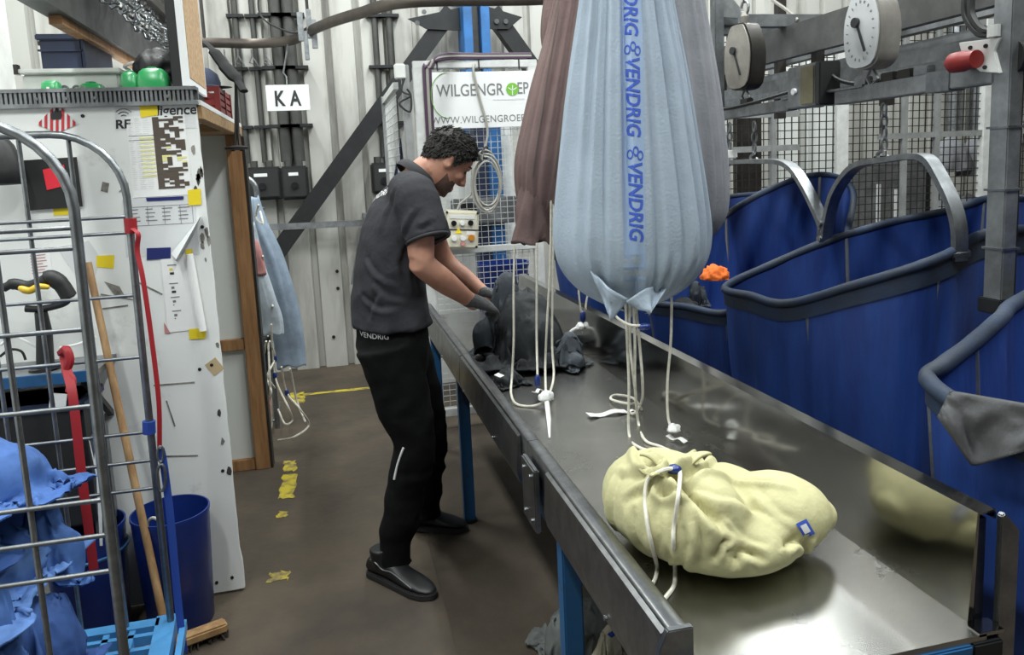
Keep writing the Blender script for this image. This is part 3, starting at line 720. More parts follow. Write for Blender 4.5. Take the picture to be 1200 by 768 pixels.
o, P = sheet('table_sheet', ((143, 234), (228, 229), (234, 298), (148, 302)), 'pale printed table sheet below the planning schedule', 'paper_grey', .0012)
gr = mb()
for v_ in (.14, .46): cell(.05, v_, .95, v_+.008, 0)
for u_ in (.05, .33, .56, .78, .95): cell(u_, .14, u_+.006, .46, 0)
for k in range(4):
    for r_ in range(4): cell(.08+k*.225, .18+r_*.065, .18+k*.225+random.uniform(0, .06), .195+r_*.065, 0)
gr.build('printed_table', ['grey_ink'], o)
tape(((172, 291), (200, 290), (200, 303), (172, 305)), 'tape_blue', o)
o, P = sheet('list_sheet', ((188, 300), (222, 298), (233, 386), (197, 390)), 'white list sheet with small coloured squares taped to the board', 'paper', .003)
gr = mb()
for r_, v_ in enumerate((.12, .36, .54, .72)):
    cell(.2, v_, .5, v_+.012, 2); cell(.26, v_+.045, .36, v_+.075, 1 if r_ == 0 else 2); cell(.26, v_+.10, .40 if r_ < 2 else .3, v_+.13 if r_ < 2 else v_+.11, 0)
gr.build('printed_list', ['ink', 'tape_yellow', 'grey_ink'], o)
tape(((217, 293), (225, 292), (226, 300), (218, 301)), 'tape_yellow', o); tape(((221, 386), (241, 384), (241, 397), (222, 398)), 'tape_yellow', o)
tape(((192, 378), (200, 391), (193, 391)), 'pink_cloth', o)
a, b = onY(222, 298, YB-.02), onY(238, 388, YB-.02)
o = mb().tube([a, a*.5+b*.5, b], .013, 12, flat=(1, .8)).build('rolled_paper', 'paper', smooth=True); top(o, 'rolled white paper tube along the edge of the list sheet', 'paper')
cu = mb(); A = [onY(236, 253, YB-.004), onY(200, 298, YB-.004)]; N_ = 8
pr = [(0, 0), (.02, .012), (.035, .035), (.03, .055)]
dA = (A[1]-A[0]); nrm = V((dA.z, 0, -dA.x)).normalized()
R2 = [[A[0]+dA*(i/N_)+nrm*(-w_*.9)*(i/N_+.15)+V((0, -h_, 0)) for w_, h_ in pr] for i in range(N_+1)]
k = len(pr); cu.add([p for r_ in R2 for p in r_], [(i*k+j, i*k+j+1, (i+1)*k+j+1, (i+1)*k+j) for i in range(N_) for j in range(k-1)])
o = cu.build('curled_paper', 'paper_grey', smooth=True); top(o, 'loose curling paper corner above the list sheet', 'paper')
o, P = sheet('patch', ((240, 428), (252, 419), (263, 432), (251, 441)), 'small tan square of tape low on the white board', 'tape_tan', .0015, 'tape')
o, P = sheet('tape_piece', ((113, 300), (134, 299), (133, 315), (113, 313)), 'single yellow tape square beside the broom handle', 'tape_yellow', .0015, 'tape')
# hazard diamond
o, P = sheet('hazard_sign', ((66, 121), (93, 145), (67, 156), (44, 146)), 'diamond sticker with red and white stripes and a black flame', 'sign_white', .002, 'sign')
def dm(u, v): return onY(u, v, YB-.0034)
def din(x):  # top/bottom limits of the diamond at px x
    return (121+abs(x-67)*(25/24), 156-abs(x-67)*(10/24))
st = mb()
for k in range(7):
    x0 = 45.5+k*6.6; x1 = x0+3.4
    a0, b0 = din(x0); a1, b1 = din(x1)
    st.add([dm(x0, b0), dm(x1, b1), dm(x1, a1), dm(x0, a0)], [(0, 1, 2, 3)])
st.build('red_stripe', 'sign_red', o, fix=False)
mb().prism([onY(x, y, YB-.0040) for x, y in ((60, 140), (59, 134), (62, 130), (63, 133), (66, 124), (69, 131), (71, 129), (73, 135), (71, 140))], (0, .0004, 0)).build('flame', 'ink', o)
# label with wave symbol and lettering
o, P = sheet('brand_label', ((134, 124), (228, 118), (230, 150), (136, 153)), 'white rounded label with black lettering and a blue radio-wave mark', 'sign_white', .0009, 'label')
c = onY(145, 135, YB-.002)
for r_ in (.011, .022, .032):
    mb().tube([(c.x+r_*math.cos(a_), YB-.002, c.z-.01+r_*math.sin(a_)) for a_ in [PI*.22+PI*.56*k/8 for k in range(9)]], .0032, 5, flat=(1, .3)).build('wave_mark', 'grey_ink' if r_ > .03 else 'ink', o)
put_text('RF', .042, onY(144, 146, YB-.0022), (1, 0, .02), (.1, 0, 1), 'ink', o, xs=1.1, bold=.03)
put_text('illigence', .05, onY(203.5, 129.5, YB-.0022), (1, 0, .02), (.12, 0, 1), 'ink', o, xs=1.0, sp=.98, bold=.018)
# black panel with red note, list with pink lines
o, P = sheet('black_board', ((27, 188), (90, 184), (97, 242), (33, 247)), 'flat black panel hung on the white board behind the roll cage', 'black', .012, 'panel')
o, P = sheet('sticky_note', ((50, 199), (75, 193), (79, 217), (55, 223)), 'bright red square note stuck on the black panel', 'note_red', .0145, 'note')
o, P = sheet('tape_piece', ((62, 244), (81, 243), (82, 252), (63, 253)), 'yellow tape scrap under the black panel', 'tape_yellow', .0015, 'tape')
o, P = sheet('notice_sheet', ((32, 297), (58, 294), (62, 325), (36, 328)), 'small white notice with pink printed lines behind the hand scanner', 'paper', .0015)
gr = mb()
for r_ in range(7): cell(.1, .1+r_*.11, .6+.3*random.random(), .13+r_*.11, 0)
gr.build('printed_lines', ['pink_cloth'], o)
o, P = sheet('grey_folder', ((66, 290), (104, 282), (118, 303), (104, 345), (70, 342)), 'grey paper folder leaning on the board by the hand scanner', 'paper_grey', .0012)
o = heap(onY(3, 215, YB-.08), (.07, .05, .17), 3, .12, 2, 3).build('hanging_bag', 'black', smooth='all'); top(o, 'black bag hanging on the board beside the black panel', 'bag')
# --- things on top of the bench
def onTop(x, Y): return onY(x, 90, Y).x
xa_, xb_ = onTop(28, 3.16), onTop(140, 3.16)
t = thing('storage_tray', ((xa_+xb_)/2, 3.25, ZS), 'shallow off-white plastic tray with round holes on the bench top', 'tray')
hT = onY(80, 80, 3.125).z-ZS; m = mb(); m.span((xa_, 3.14, ZS), (xb_, 3.50, ZS+hT-.018)); m.build('body', 'box_grey', t, bev=.006)
mb().span((xa_-.012, 3.125, ZS+hT-.018), (xb_+.012, 3.515, ZS+hT)).build('rim', 'box_grey', t, bev=.004)
for x in (75, 89, 103, 117): p = onY(x, 97, 3.139); mb().tube([(p.x+.013*math.cos(a_), 3.138, ZS+hT*.45+.013*math.sin(a_)) for a_ in [2*PI*j/14 for j in range(14)]], .0035, 5, closed=True).build('hole_ring', 'galv_dull', t)
mb().span((xa_-.018, 3.12, ZS+hT-.02), (xa_-.005, 3.15, ZS+hT+.015)).build('corner_lug', 'dark_steel', t)
xa_, xb_ = onTop(47, 3.2), onTop(100, 3.2)+.005
t = thing('storage_crate', ((xa_+xb_)/2, 3.35, ZS+hT), 'dark navy plastic crate stacked on the off-white tray', 'crate')
zc0, zc1 = ZS+hT, onY(70, 40, 3.2).z
mb().span((xa_+.01, 3.20, zc0), (xb_-.005, 3.62, zc1-.01)).build('body', 'navy_plastic', t, bev=.006)
mb().span((xa_, 3.19, zc1-.022), (xb_+.005, 3.63, zc1)).build('rim', 'navy_plastic', t, bev=.004)
mb().span((xa_+.004, 3.192, zc1-.062), (xb_, 3.2, zc1-.055)).build('rib', 'navy_plastic', t); mb().span((xb_-.006, 3.192, zc0), (xb_+.004, 3.2, zc1-.02)).build('rib', 'navy_plastic', t)
def green(x0, x1, y0, y1, Y, dy, label, two):
    a, b = onY(x0, y1, Y), onY(x1, y0, Y); c = (a+b)/2
    z0 = ZS if Y > YB+.05 else bz+.064; h = max(.03, b.z-z0); w = (b.x-a.x)
    t = thing('green_case', (c.x, Y, z0), label, 'case', 'green cases on the bench')
    m = mb(); m.rings([[V((c.x+w/2*s_*math.copysign(abs(math.cos(q))**.6, math.cos(q)), Y+dy/2*s_*math.copysign(abs(math.sin(q))**.6, math.sin(q)), z0+h*zz)) for q in [2*PI*j/24 for j in range(24)]] for s_, zz in ((.9, 0), (1, .15), (1, .6), (.85, .9), (.6, 1))])
    m.build('shell', 'green_plastic', t, smooth=True)
    if two: mb().span((c.x-w*.1, Y-dy/2-.003, z0+h*.3), (c.x+w*.02, Y-dy/2+.02, z0+h*.72)).build('latch', 'white_plastic', t)
    else: mb().lathe([(w*.2, 0), (w*.2, .006), (w*.12, .008)], (c.x, Y, z0+h), 14).build('boss', 'green_plastic', t, smooth=True)
green(49, 72, 95, 110, 3.075, .06, 'flat green case with a white latch before the tray', True); green(92, 122, 98, 110, 3.075, .06, 'low green domed case before the tray', False)
green(142.5, 163, 85, 104, 3.10, .08, 'small round green case at the tray corner', False); green(162, 198, 81, 104, 3.10, .10, 'largest glossy green domed case by the black bag', False)
o = heap(onY(186, 82, 3.25), (.085, .07, .075), 8, .2, 2.2, 4, .06).build('black_bag', 'black', smooth='all'); top(o, 'crumpled black bag behind the green domed case', 'bag')
o = mb().tube(spline([onY(152, 82, 3.3), onY(146, 78, 3.28), onY(158, 74, 3.26), onY(170, 80, 3.2), onY(166, 86, 3.2)], 6), .006, 6).build('white_tie', 'tag_white', smooth=True); top(o, 'thin white plastic tie lying on the tray beside the black bag', 'cord')
# framed board standing on end
x0, x1 = onY(200, 80, 3.05).x, onY(216, 80, 3.05).x
t = thing('display_board', ((x0+x1)/2, 3.25, ZS), 'black-backed display board with a cork face in a white frame', 'board')
zb, zt_ = ZS+.055, 2.62
mb().span((x0, 3.05, ZS+.003), (x1, 3.47, zt_)).build('back_casing', 'black', t, bev=.004)
mb().span((x1, 3.05, zb), (x1+.012, 3.47, zt_)).build('frame', 'sign_white', t)
mb().span((x1+.012, 3.075, zb+.03), (x1+.014, 3.445, zt_-.02)).build('cork_face', 'cork', t)
o = mb().span((x1-.012, 3.049, zb), (x1+.012, 3.051, zt_)).build('frame_edge', 'sign_white', t)
# red crate, cap, strap
c = onY(250, 110, 3.75); xa_, xb_ = onY(233, 105, 3.62).x, -.435
t = thing('fold_crate', ((xa_+xb_)/2, 3.8, ZS), 'small dark red slatted crate at the end of the bench top', 'crate')
zc = ZS+.115
for k in range(4): mb().span((xa_, 3.6, ZS+.005+k*.029), (xb_, 3.612, ZS+.026+k*.029)).build('slat', 'red_plastic', t); mb().span((xb_-.012, 3.612, ZS+.005+k*.029), (xb_, 4.0, ZS+.026+k*.029)).build('slat', 'red_plastic', t)
for x, y in ((xa_, 3.598), (xb_-.02, 3.598), (xb_-.018, 3.78), (xb_-.018, 3.985)): mb().span((x, y, ZS), (x+.022, y+.02, zc)).build('corner_post', 'red_plastic', t)
mb().span((xa_, 3.612, ZS), (xb_-.012, 4.0, ZS+.008)).build('base', 'red_plastic', t); mb().span((xa_, 3.99, ZS), (xb_, 4.0, zc)).build('slat', 'red_plastic', t)
mb().span((xa_, 3.612, ZS+.01), (xa_+.01, 4.0, zc)).build('slat', 'red_plastic', t)
c = V((xb_-.09, 3.74, zc)); t = thing('baseball_cap', c, 'navy peaked cap resting on the dark red crate', 'cap')
mb().lathe([(.085, 0), (.085, .03), (.075, .065), (.045, .09), (.01, .098)], c, 20).build('crown', 'navy_cap', t, smooth=True)
br = mb(); br.rings([[c+V((.02+.07*math.cos(a_)*k_+.045*(k_ > .9), -.02-.0*k_+.07*math.sin(a_)*k_, z_)) for a_ in [2*PI*j/20 for j in range(20)]] for k_, z_ in ((.9, .001), (1.0, .006), (.9, .012))]); br.build('peak', 'navy_cap', t, smooth=True)
P = [onY(249, 58, 3.75), onY(262, 76, 3.72), onY(276, 92, 3.68), onY(286, 107, 3.62)]
t = thing('shoulder_strap', (P[-1].x, 3.66, ZS-.3), 'black padded shoulder strap slung over the bench end', 'strap')
mb().tube(spline([onY(240, 50, 3.8)]+P, 6), [.016]*7+[.03]*6+[.036]*6+[.02]*6, 8, flat=(1, .5)).build('pad', 'black_cloth', t, smooth=True)
e = onY(278, 176, 3.62); e.x = max(e.x, -.40)
for dx in (-.03, .03): mb().tube(spline([P[2]+V((0, 0, -.02)), V((e.x+dx*.3, 3.64, 1.75)), V((e.x+dx, 3.62, e.z+.015))], 6), .006, 6).build('cord', 'black', t, smooth=True)
mb().lathe([(.02, 0), (.05, .004), (.052, .012), (.02, .02)], e, 18).build('disc', 'black', t, smooth=True)
# ================================================================== OVERHEAD HOOK BEAM, UPPER LEFT
XB_ = -.80
t = thing('hook_beam', (XB_, 3.5, 2.12), 'dark grey overhead beam lined with rows of small steel hooks', 'beam')
mb().span((XB_-.05, 2.2, 2.175), (XB_, 4.75, 2.31)).build('channel', 'beam_grey', t)
mb().span((XB_-.075, 2.2, 2.165), (XB_+.0, 4.75, 2.175)).build('bottom_flange', 'beam_grey', t)
mb().span((XB_-.06, 2.9, 2.135), (XB_-.02, 4.72, 2.164)).build('timber_packer', 'wood', t)
mb().span((XB_-.02, 2.2, 2.45), (XB_+.05, 5.4, 2.50)).build('upper_bar', 'brown_steel', t)
for y in (2.4, 3.6, 4.7): mb().span((XB_-.05, y, 2.27), (XB_-.01, y+.04, 4.9)).build('hanger', 'dark_steel', t)
h = mb(); h.tube([(0, 0, .05), (.0, 0, 0), (.03, 0, -.025), (.055, 0, -.02)], .0055, 6); h.ell((.06, 0, -.018), (.009, .009, .009), None, 8, 5)
ho = None; random.seed(4)
for r_ in range(3):
    for k in range(20):
        l = (XB_+.005, 2.75+k*.097+r_*.032, 2.31+r_*.05+random.uniform(-.008, .008))
        if ho is None:
            ho = h.build('hook', 'galv', t, smooth=True, origin=(0, 0, 0)); o = ho; o.location = V(l)-BASE[t.name]
        else: o = add_obj('hook', ho.data, t, l)
        o.rotation_euler = (random.uniform(-.3, .3), random.uniform(-.4, .5), random.uniform(-.9, .4))
for z in (2.33, 2.38, 2.43): mb().cyl((XB_+.003, 2.6, z), (XB_+.003, 4.75, z), .007, 6).build('hook_rod', 'dark_steel', t)
mb().tube(spline([onY(205, 0, 4.3), onY(199, 12, 4.3), onY(196, 24, 4.3), onY(202, 27, 4.3), onY(209, 8, 4.3)], 6), .008, 6).build('tie_wire', 'galv', t, smooth=True)

# crumpled garments: two cloths let fall over lumps, used again and again
GARM = [drape_sim(1.0), drape_sim(5.3, 64, 50, .85, .66, .60, (((0, 0, .10), (.09, .07, .12)), ((.12, .05, .05), (.08, .1, .07)), ((-.1, .06, .04), (.1, .06, .06))), 34)]
def garment(k, c, sx, sy, sz, rot, name, mt, tilt=0, lay=.0):
    g = GARM[k]; m = MB(); R_ = rz(rot) @ rx(tilt); c = V(c); n = len(g.v)
    m.v = [c+R_ @ V((p.x*sx, p.y*sy, p.z*sz)) for p in g.v]
    N = vnormals(g); m.v += [p-R_ @ V(q)*.004 for p, q in zip(m.v, N)]
    m.f = list(g.f)+[tuple(i+n for i in reversed(f)) for f in g.f]; m.m = [0]*len(m.f)
    return m.build(name, mt, smooth='all', fix=False)
# ================================================================== ROLL CAGE WITH BLUE WORKWEAR
def xat(Y): return -.535-(Y-1.8)*.085    # right-hand uprights
t = thing('roll_cage', (-.9, 2.15, 0), 'galvanised roll cage with arched tube ends and a pale blue plastic base', 'roll cage')
def end_frame(Y, horiz, verts, zt, r=.0112):
    xr = xat(Y); xl = xr-.78; rc = .19
    P = [(xr-.004, Y, .20), (xr, Y, 1.0), (xr+.006, Y, zt-rc)]
    P += [(xr+.006-rc+rc*math.cos(a_), Y, zt-rc+rc*math.sin(a_)) for a_ in [PI/2*k/8 for k in range(1, 9)]]
    P += [(xl+rc-rc*math.sin(a_), Y, zt-rc+rc*math.cos(a_)) for a_ in [PI/2*k/8 for k in range(0, 9)]] + [(xl, Y, .2)]
    mb().tube(P, r, 10).build('arched_tube', 'galv', t, smooth=True)
    for z in horiz: mb().cyl((xl, Y, z), (xr, Y, z), .0055, 8).build('horizontal_bar', 'galv', t, smooth=True)
    for dx in verts:
        mb().cyl((xr-dx, Y+.006, .20), (xr-dx, Y+.006, (zt if rc < dx < .78-rc else zt-rc+math.sqrt(max(0, rc*rc-(rc-min(dx, .78-dx))**2)))-.004), .0065, 8).build('vertical_bar', 'galv', t, smooth=True)
h1 = [onY(90, y, 1.8).z for y in (267, 291, 387, 478, 590, 632, 675)]; h2 = [onY(150, y, 2.5).z for y in (254, 273, 347, 420, 509, 543, 576)]
end_frame(1.8, h1, (.155, .28, .40, .52, .64), 1.742); end_frame(2.5, h2, (.135, .265, .395, .52, .65), 1.752)
bs = mb(); bz0, bz1 = .17, .205
xl, xr_ = -1.33, -.545
# moulded base with a grid of openings
bs.span((xr_-.04, 1.76, bz0-.02), (xr_+.02, 2.54, bz1)); bs.span((xl, 1.76, bz0-.02), (xl+.05, 2.54, bz1)); bs.span((xl, 1.74, bz0-.02), (xr_+.02, 1.80, bz1)); bs.span((xl, 2.485, bz0-.02), (xr_-.03, 2.53, bz1))
for k in range(9): bs.span((xl, 1.84+k*.075, bz0), (xr_, 1.858+k*.075, bz1-.004))
for k in range(11): bs.span((xl+.07+k*.075, 1.78, bz0), (xl+.088+k*.075, 2.5, bz1-.004))
bs.span((xr_-.23, 2.05, bz0), (xr_-.02, 2.09, bz1-.002)); bs.span((xr_-.2, 2.3, bz0), (xr_-.02, 2.33, bz1-.002))
bs.v = [V((p.x-(p.y-1.8)*.085, p.y, p.z)) for p in bs.v]
bs.build('base', 'blue_pale_plastic', t)
for x in (xl+.1, xr_-.1):
    for y in (1.88, 2.42):
        cs = mb().cyl((x-.018, y, .0625), (x+.018, y, .0625), .0625, 18).build('caster', 'black', t); mb().span((x-.03, y-.03, .07), (x+.03, y+.03, .155)).build('fork', 'galv_dull', cs)
random.seed(21)
gm = ['blue_garment', 'blue_garment_pale', 'blue_garment_deep']
gl = ['bright blue work jacket lying on top of the heap in the roll cage', 'mid blue overalls folded below the topmost jacket', 'deep blue trousers bunched in the middle of the cage', 'pale blue work shirt hanging out towards the red strap', 'blue overalls sagging over the cage bars low down', 'deep blue garment squeezed at the cage floor', 'pale blue sleeve spilling over the blue plastic base', 'blue work jacket packed against the near bars', 'dark blue workwear packed behind the middle bars', 'blue workwear heaped at the far end of the cage', 'pale blue shirt pressed against the near bars low down']
spec = [((-.92, 2.15, .92), (.20, .24, .11)), ((-.98, 2.1, .80), (.22, .25, .10)), ((-.96, 2.1, .68), (.22, .26, .11)), ((-.80, 2.22, .70), (.10, .14, .17)), ((-.84, 2.05, .47), (.17, .2, .15)), ((-.98, 2.1, .33), (.3, .28, .13)), ((-.745, 1.98, .30), (.15, .13, .10)), ((-.87, 1.9, .60), (.12, .07, .14)), ((-1.05, 2.2, .55), (.22, .22, .15)), ((-1.05, 2.32, .44), (.25, .14, .2)), ((-.87, 1.88, .38), (.12, .06, .12))]
for k, ((c_, r_), lb) in enumerate(zip(spec, gl)):
    o = garment(k % 2, (c_[0]-r_[0]*.32, c_[1], c_[2]-r_[2]), r_[0]*2.65/.56, r_[1]*2/.46, r_[2]*2/(.17, .22)[k % 2], random.uniform(-.5, .5)+(0 if k % 3 else PI), 'workwear_garment', gm[(k*2+(k > 4)) % 3], random.uniform(-.25, .25)); top(o, lb, 'clothes', 'blue workwear in the roll cage')
# straps
def strap(P, w, mt, name='webbing', par=None, th=.12):
    return mb().tube(spline(P, 6), w/2, 6, flat=(1, th)).build(name, mt, par, smooth=True)
x2 = xat(2.5)
t = thing('lashing_strap', onY(190, 600, 2.47), 'red strap with a metal snap hook hanging from the far cage upright', 'strap')
q = onY(152, 264, 2.49)
mb().tube([(q.x, 2.5, q.z-.025), (q.x+.001, 2.5, q.z+.02)], .018, 10).build('wrap', 'red_strap', t)
strap([onY(155, 268, 2.48), onY(162, 275, 2.47), onY(161, 295, 2.47), onY(168, 330, 2.46), onY(178, 400, 2.46), onY(186, 470, 2.46), onY(187, 524, 2.46)], .022, 'red_strap', 'red_webbing', t)
strap([onY(188, 526, 2.46), onY(192, 545, 2.46), onY(200, 610, 2.46), onY(208, 700, 2.46), onY(216, 766, 2.45)], .026, 'blue_strap', 'blue_webbing', t)
mb().tube([onY(189+5*math.cos(a_), 560+16*math.sin(a_), 2.45) for a_ in [2*PI*j/14 for j in range(14)]], .005, 6, closed=True).build('snap_hook', 'galv', t, smooth=True)
mb().tube([onY(188+3.5*math.cos(a_), 532+9*math.sin(a_), 2.455) for a_ in [2*PI*j/14 for j in range(14)]], .004, 6, closed=True).build('snap_hook', 'galv', t, smooth=True)
q = onY(174, 502, 2.49); mb().tube([(q.x-.002, 2.5, q.z-.02), (q.x+.001, 2.5, q.z+.02)], .019, 10).build('wrap', 'blue_strap', t)
t = thing('lashing_strap', onY(108, 668, 2.3), 'dark red strap knotted and hanging inside the roll cage', 'strap')
strap([onY(75, 418, 2.47), onY(80, 440, 2.42), onY(86, 470, 2.38), onY(96, 560, 2.36), onY(104, 620, 2.36), onY(110, 668, 2.36)], .029, 'red_strap', 'red_webbing', t, .14)
mb().tube(spline([onY(72, 414, 2.48), onY(78, 410, 2.45), onY(82, 422, 2.44), onY(78, 436, 2.44), onY(84, 446, 2.42), onY(82, 460, 2.41)], 5), .013, 7).build('knot', 'red_strap', t, smooth=True)
# ================================================================== BINS, BROOM, SCANNER
def bin_(c, r, h, label, g=True):
    t = thing('round_bin', (c[0], c[1], 0), label, 'bin', 'blue floor bins')
    m = mb(); m.lathe([(r*.80, 0), (r*.84, .006), (r*.98, h-.02), (r, h-.012), (r, h), (r*.96, h), (r*.95, h-.02), (r*.80, .02)], (c[0], c[1], 0), 36); m.build('tub', 'blue_plastic', t, smooth=True)
    if not g: mb().tube([(c[0]+r*.99*math.cos(a_), c[1]+r*.99*math.sin(a_), h-.09) for a_ in [2*PI*j/30 for j in range(30)]], .006, 6, closed=True).build('hoop', 'blue_paint', t)
    mb().tube(spline([(c[0]-r*.7, c[1]-.02, h*.6), (c[0]-r*.55, c[1]-.03, h*.92), (c[0]-r*.25, c[1]-.05, h*.98), (c[0]-.0, c[1]-.03, h*.7)], 6), .006, 6).build('handle_cord', 'cord', t)
bin_((-.645, 2.855), .134, .43, 'round blue bin between the broom and the white board'); bin_((-.93, 2.85), .135, .42, 'round blue bin with a hoop behind the roll cage bars', False)
t = thing('broom', (-.62, 2.66, 0), 'wooden broom leaning on the white board behind the roll cage', 'broom')
mb().tube([(-.652, 2.655, .06), onY(103, 308, 2.93)], [.0135, .0125], 12).build('handle', 'broom_wood', t, smooth=True)
mb().tube([(-.651, 2.653, .045), (-.653, 2.66, .115)], .017, 12).build('ferrule', 'galv_dull', t)
a, b = V((-.74, 2.60, .04)), V((-.47, 2.71, .04))
hd = mb().bar(a, b, .055, .032).build('head', 'broom_wood', t, bev=.006)
bm_ = mb(); random.seed(3)
for k in range(90):
    u = random.random(); p = a+(b-a)*u+V((random.uniform(-.02, .02), random.uniform(-.022, .022), -.016)); bm_.tube([p, V((p.x+random.uniform(-.012, .012), p.y-random.uniform(-.004, .02), .001))], .003, 4)
o = bm_.build('bristles', 'bristle', t, fix=False); o['kind'] = 'stuff'
# shelf with the scanner
zs = onY(60, 432, 2.85).z
t = thing('scanner_shelf', (-1.2, 2.88, zs-.06), 'grey shelf with a blue front edge fixed to the white board', 'shelf')
mb().span((-2.0, 2.74, zs-.02), (-.80, 2.999, zs)).build('plate', 'galv_dull', t); mb().span((-2.0, 2.725, zs-.03), (-.80, 2.74, zs+.008)).build('front_edge', 'blue_paint', t, bev=.002)
mb().bar((-.84, 2.75, zs-.03), (-.84, 2.999, zs-.22), .02, .02).build('bracket', 'dark_steel', t); mb().bar((-1.6, 2.75, zs-.03), (-1.6, 2.999, zs-.22), .02, .02).build('bracket', 'dark_steel', t)
p = onY(52, 420, 2.84); t = thing('barcode_scanner', (p.x, 2.84, zs), 'black and yellow handheld barcode scanner resting on its stand', 'scanner')
def sc(x, y, Y=2.84): return onY(x, y, Y)
mb().tube([V((p.x, 2.84, zs)), V((p.x-.002, 2.84, zs+.012))], .05, 16).build('stand_foot', 'black', t)
mb().tube([V((p.x, 2.84, zs+.01)), sc(52, 390), sc(48, 366)], [.034, .03, .024], 12, flat=(.8, 1)).build('stand', 'black', t, smooth=True)
mb().tube(spline([sc(4, 338), sc(16, 333), sc(34, 336), sc(50, 330), sc(60, 326), sc(72, 334), sc(82, 350)], 5), [.014]*4+[.019]*6+[.020]*8+[.028]*7+[.026]*5+[.014], 12, flat=(.9, 1)).build('scanner_body', 'black', t, smooth=True)
mb().tube(spline([sc(22, 337, 2.815), sc(34, 341, 2.812), sc(46, 336, 2.812), sc(58, 337, 2.815)], 5), [.006, .009, .011, .012, .012, .012, .012, .012, .012, .012, .012, .01, .01, .009, .008, .005], 8).build('accent', 'yellow_plastic', t, smooth=True)
mb().tube(spline([sc(30, 362), sc(50, 362), sc(74, 356), sc(80, 350)], 5), .012, 8).build('cradle', 'black', t, smooth=True)
mb().cyl(sc(51, 392, 2.812), sc(51, 392, 2.806), .007, 10).build('stand_button', 'yellow_pale', t)
for k, (P, lb) in enumerate(((((0, 405), (15, 395), (30, 400), (45, 408)), 'white cable curling across the grey shelf'), (((0, 418), (12, 410), (25, 412), (30, 422)), 'second cable coiled at the shelf end'), (((70, 408), (90, 404), (100, 400), (112, 395)), 'pale cable running to the shelf bracket'))):
    o = mb().tube(spline([(lambda q: V((q.x, q.y, max(q.z, zs+.006))))(onY(x, y, 2.86)) for x, y in P], 6), .0045, 6).build('scanner_cable', 'tag_white' if k != 1 else 'black', smooth=True); top(o, lb, 'cable')
t = thing('black_box', (-1.1, 2.86, .45), 'black box filling the space under the grey shelf', 'crate')  # plain black box filling the dark space below the shelf
mb().span((-1.6, 2.76, .45), (-.86, 2.98, zs-.10)).build('body', 'black', t, bev=.01); mb().span((-1.61, 2.75, zs-.13), (-.85, 2.99, zs-.10)).build('rim', 'navy_plastic', t, bev=.005)
mb().span((-.87, 2.78, .40), (-.845, 2.96, .75)).build('side_plate', 'galv_dull', t)
p = onY(68, 470, 2.747)
o = mb().box(p, (.05, .004, .05), ry(.2)).build('paper_slip', 'paper'); top(o, 'small white slip of paper tucked above the blue garments', 'paper')
a = [onY(x, y, 2.74) for x, y in ((104, 515), (110, 540), (112, 522), (118, 560), (120, 640), (117, 640), (113, 560))]
o = mb().prism(a, (0, .004, 0)).build('torn_liner', 'tag_white'); top(o, 'torn strip of white plastic liner hanging above the hooped bin', 'plastic')
# ================================================================== CLOTHES TROLLEY BEHIND THE BENCH
YT = 4.85
t = thing('clothes_trolley', (onY(300, 400, YT).x-.25, YT, 0), 'grey tubular trolley behind the bench with sacks hung on it', 'trolley')
def arch(px, Y):
    pr = onY(px, 260, Y); xr = pr.x; z1 = onY(px, 206, Y).z; rc = .09
    P = [(xr, Y, .05), (xr, Y, z1-rc)]+[(xr-rc+rc*math.cos(a_), Y, z1-rc+rc*math.sin(a_)) for a_ in [PI/2*k/6 for k in range(1, 7)]]+[(xr-.6, Y, z1), (xr-.6, Y, .05)]
    mb().tube(P, .016, 10).build('arched_tube', 'galv', t, smooth=True); return xr, z1
xr1, z1 = arch(304, YT); arch(291, 5.25)
for z in (z1-.21, .5, .1): mb().cyl((xr1-.6, YT, z), (xr1, YT, z), .008, 8).build('cross_bar', 'galv', t); mb().cyl((xr1, YT, z), (xr1-.0, 5.25, z), .008, 8).build('cross_bar', 'galv', t)
def sheetbag(path, w0, w1, th, mt, label, seed, name='hanging_sack'):
    """limp sack: rings down a path of px points at depth Y"""
    m = mb(); R_ = []; P = spline(path, 8); n = 30; k = len(P)
    for i, p in enumerate(P):
        u = i/(k-1); w = w0+(w1-w0)*math.sin(PI*.5*min(1, u*1.25)); tt = th*(.5+.5*math.sin(PI*min(1, u+.15)))
        r_ = []
        for j in range(n):
            a_ = 2*PI*j/n; f = 1+.22*nz((math.cos(a_)*2.2+seed, math.sin(a_)*2.2, u*1.6))+.12*nz((math.cos(a_)*6+seed, math.sin(a_)*6, u*2.5))
            r_.append(p+V((w*f*math.cos(a_), tt*f*math.sin(a_), .03*nz((a_, seed, u*3)))))
        R_.append(r_)
    m.rings(R_); o = m.build(name, mt, smooth='all'); return top(o, label, 'sack', 'sacks on the clothes trolley')
sheetbag([onY(297, 232, 4.78), onY(303, 262, 4.76), onY(318, 300, 4.74), onY(330, 350, 4.72), onY(338, 400, 4.72), onY(341, 430, 4.72)], .03, .085, .07, 'sack_pale_blue', 'long pale blue sack hanging furthest out on the trolley', 1)
sheetbag([onY(294, 262, 4.6), onY(300, 300, 4.58), onY(310, 340, 4.56), onY(318, 372, 4.55), onY(320, 392, 4.55)], .02, .055, .05, 'sack_white_blue', 'short whitish blue sack hanging against the timber post', 5)
sheetbag([onY(297, 284, 4.53), onY(301, 300, 4.52), onY(304, 322, 4.52)], .025, .035, .03, 'pink_cloth', 'small pink cloth tucked between the hanging sacks', 9, 'hanging_cloth')
sheetbag([onY(308, 455, 4.55), onY(311, 470, 4.53), onY(311, 490, 4.53)], .015, .03, .03, 'pink_cloth', 'small pink cloth hanging low among the cords', 11, 'hanging_cloth')
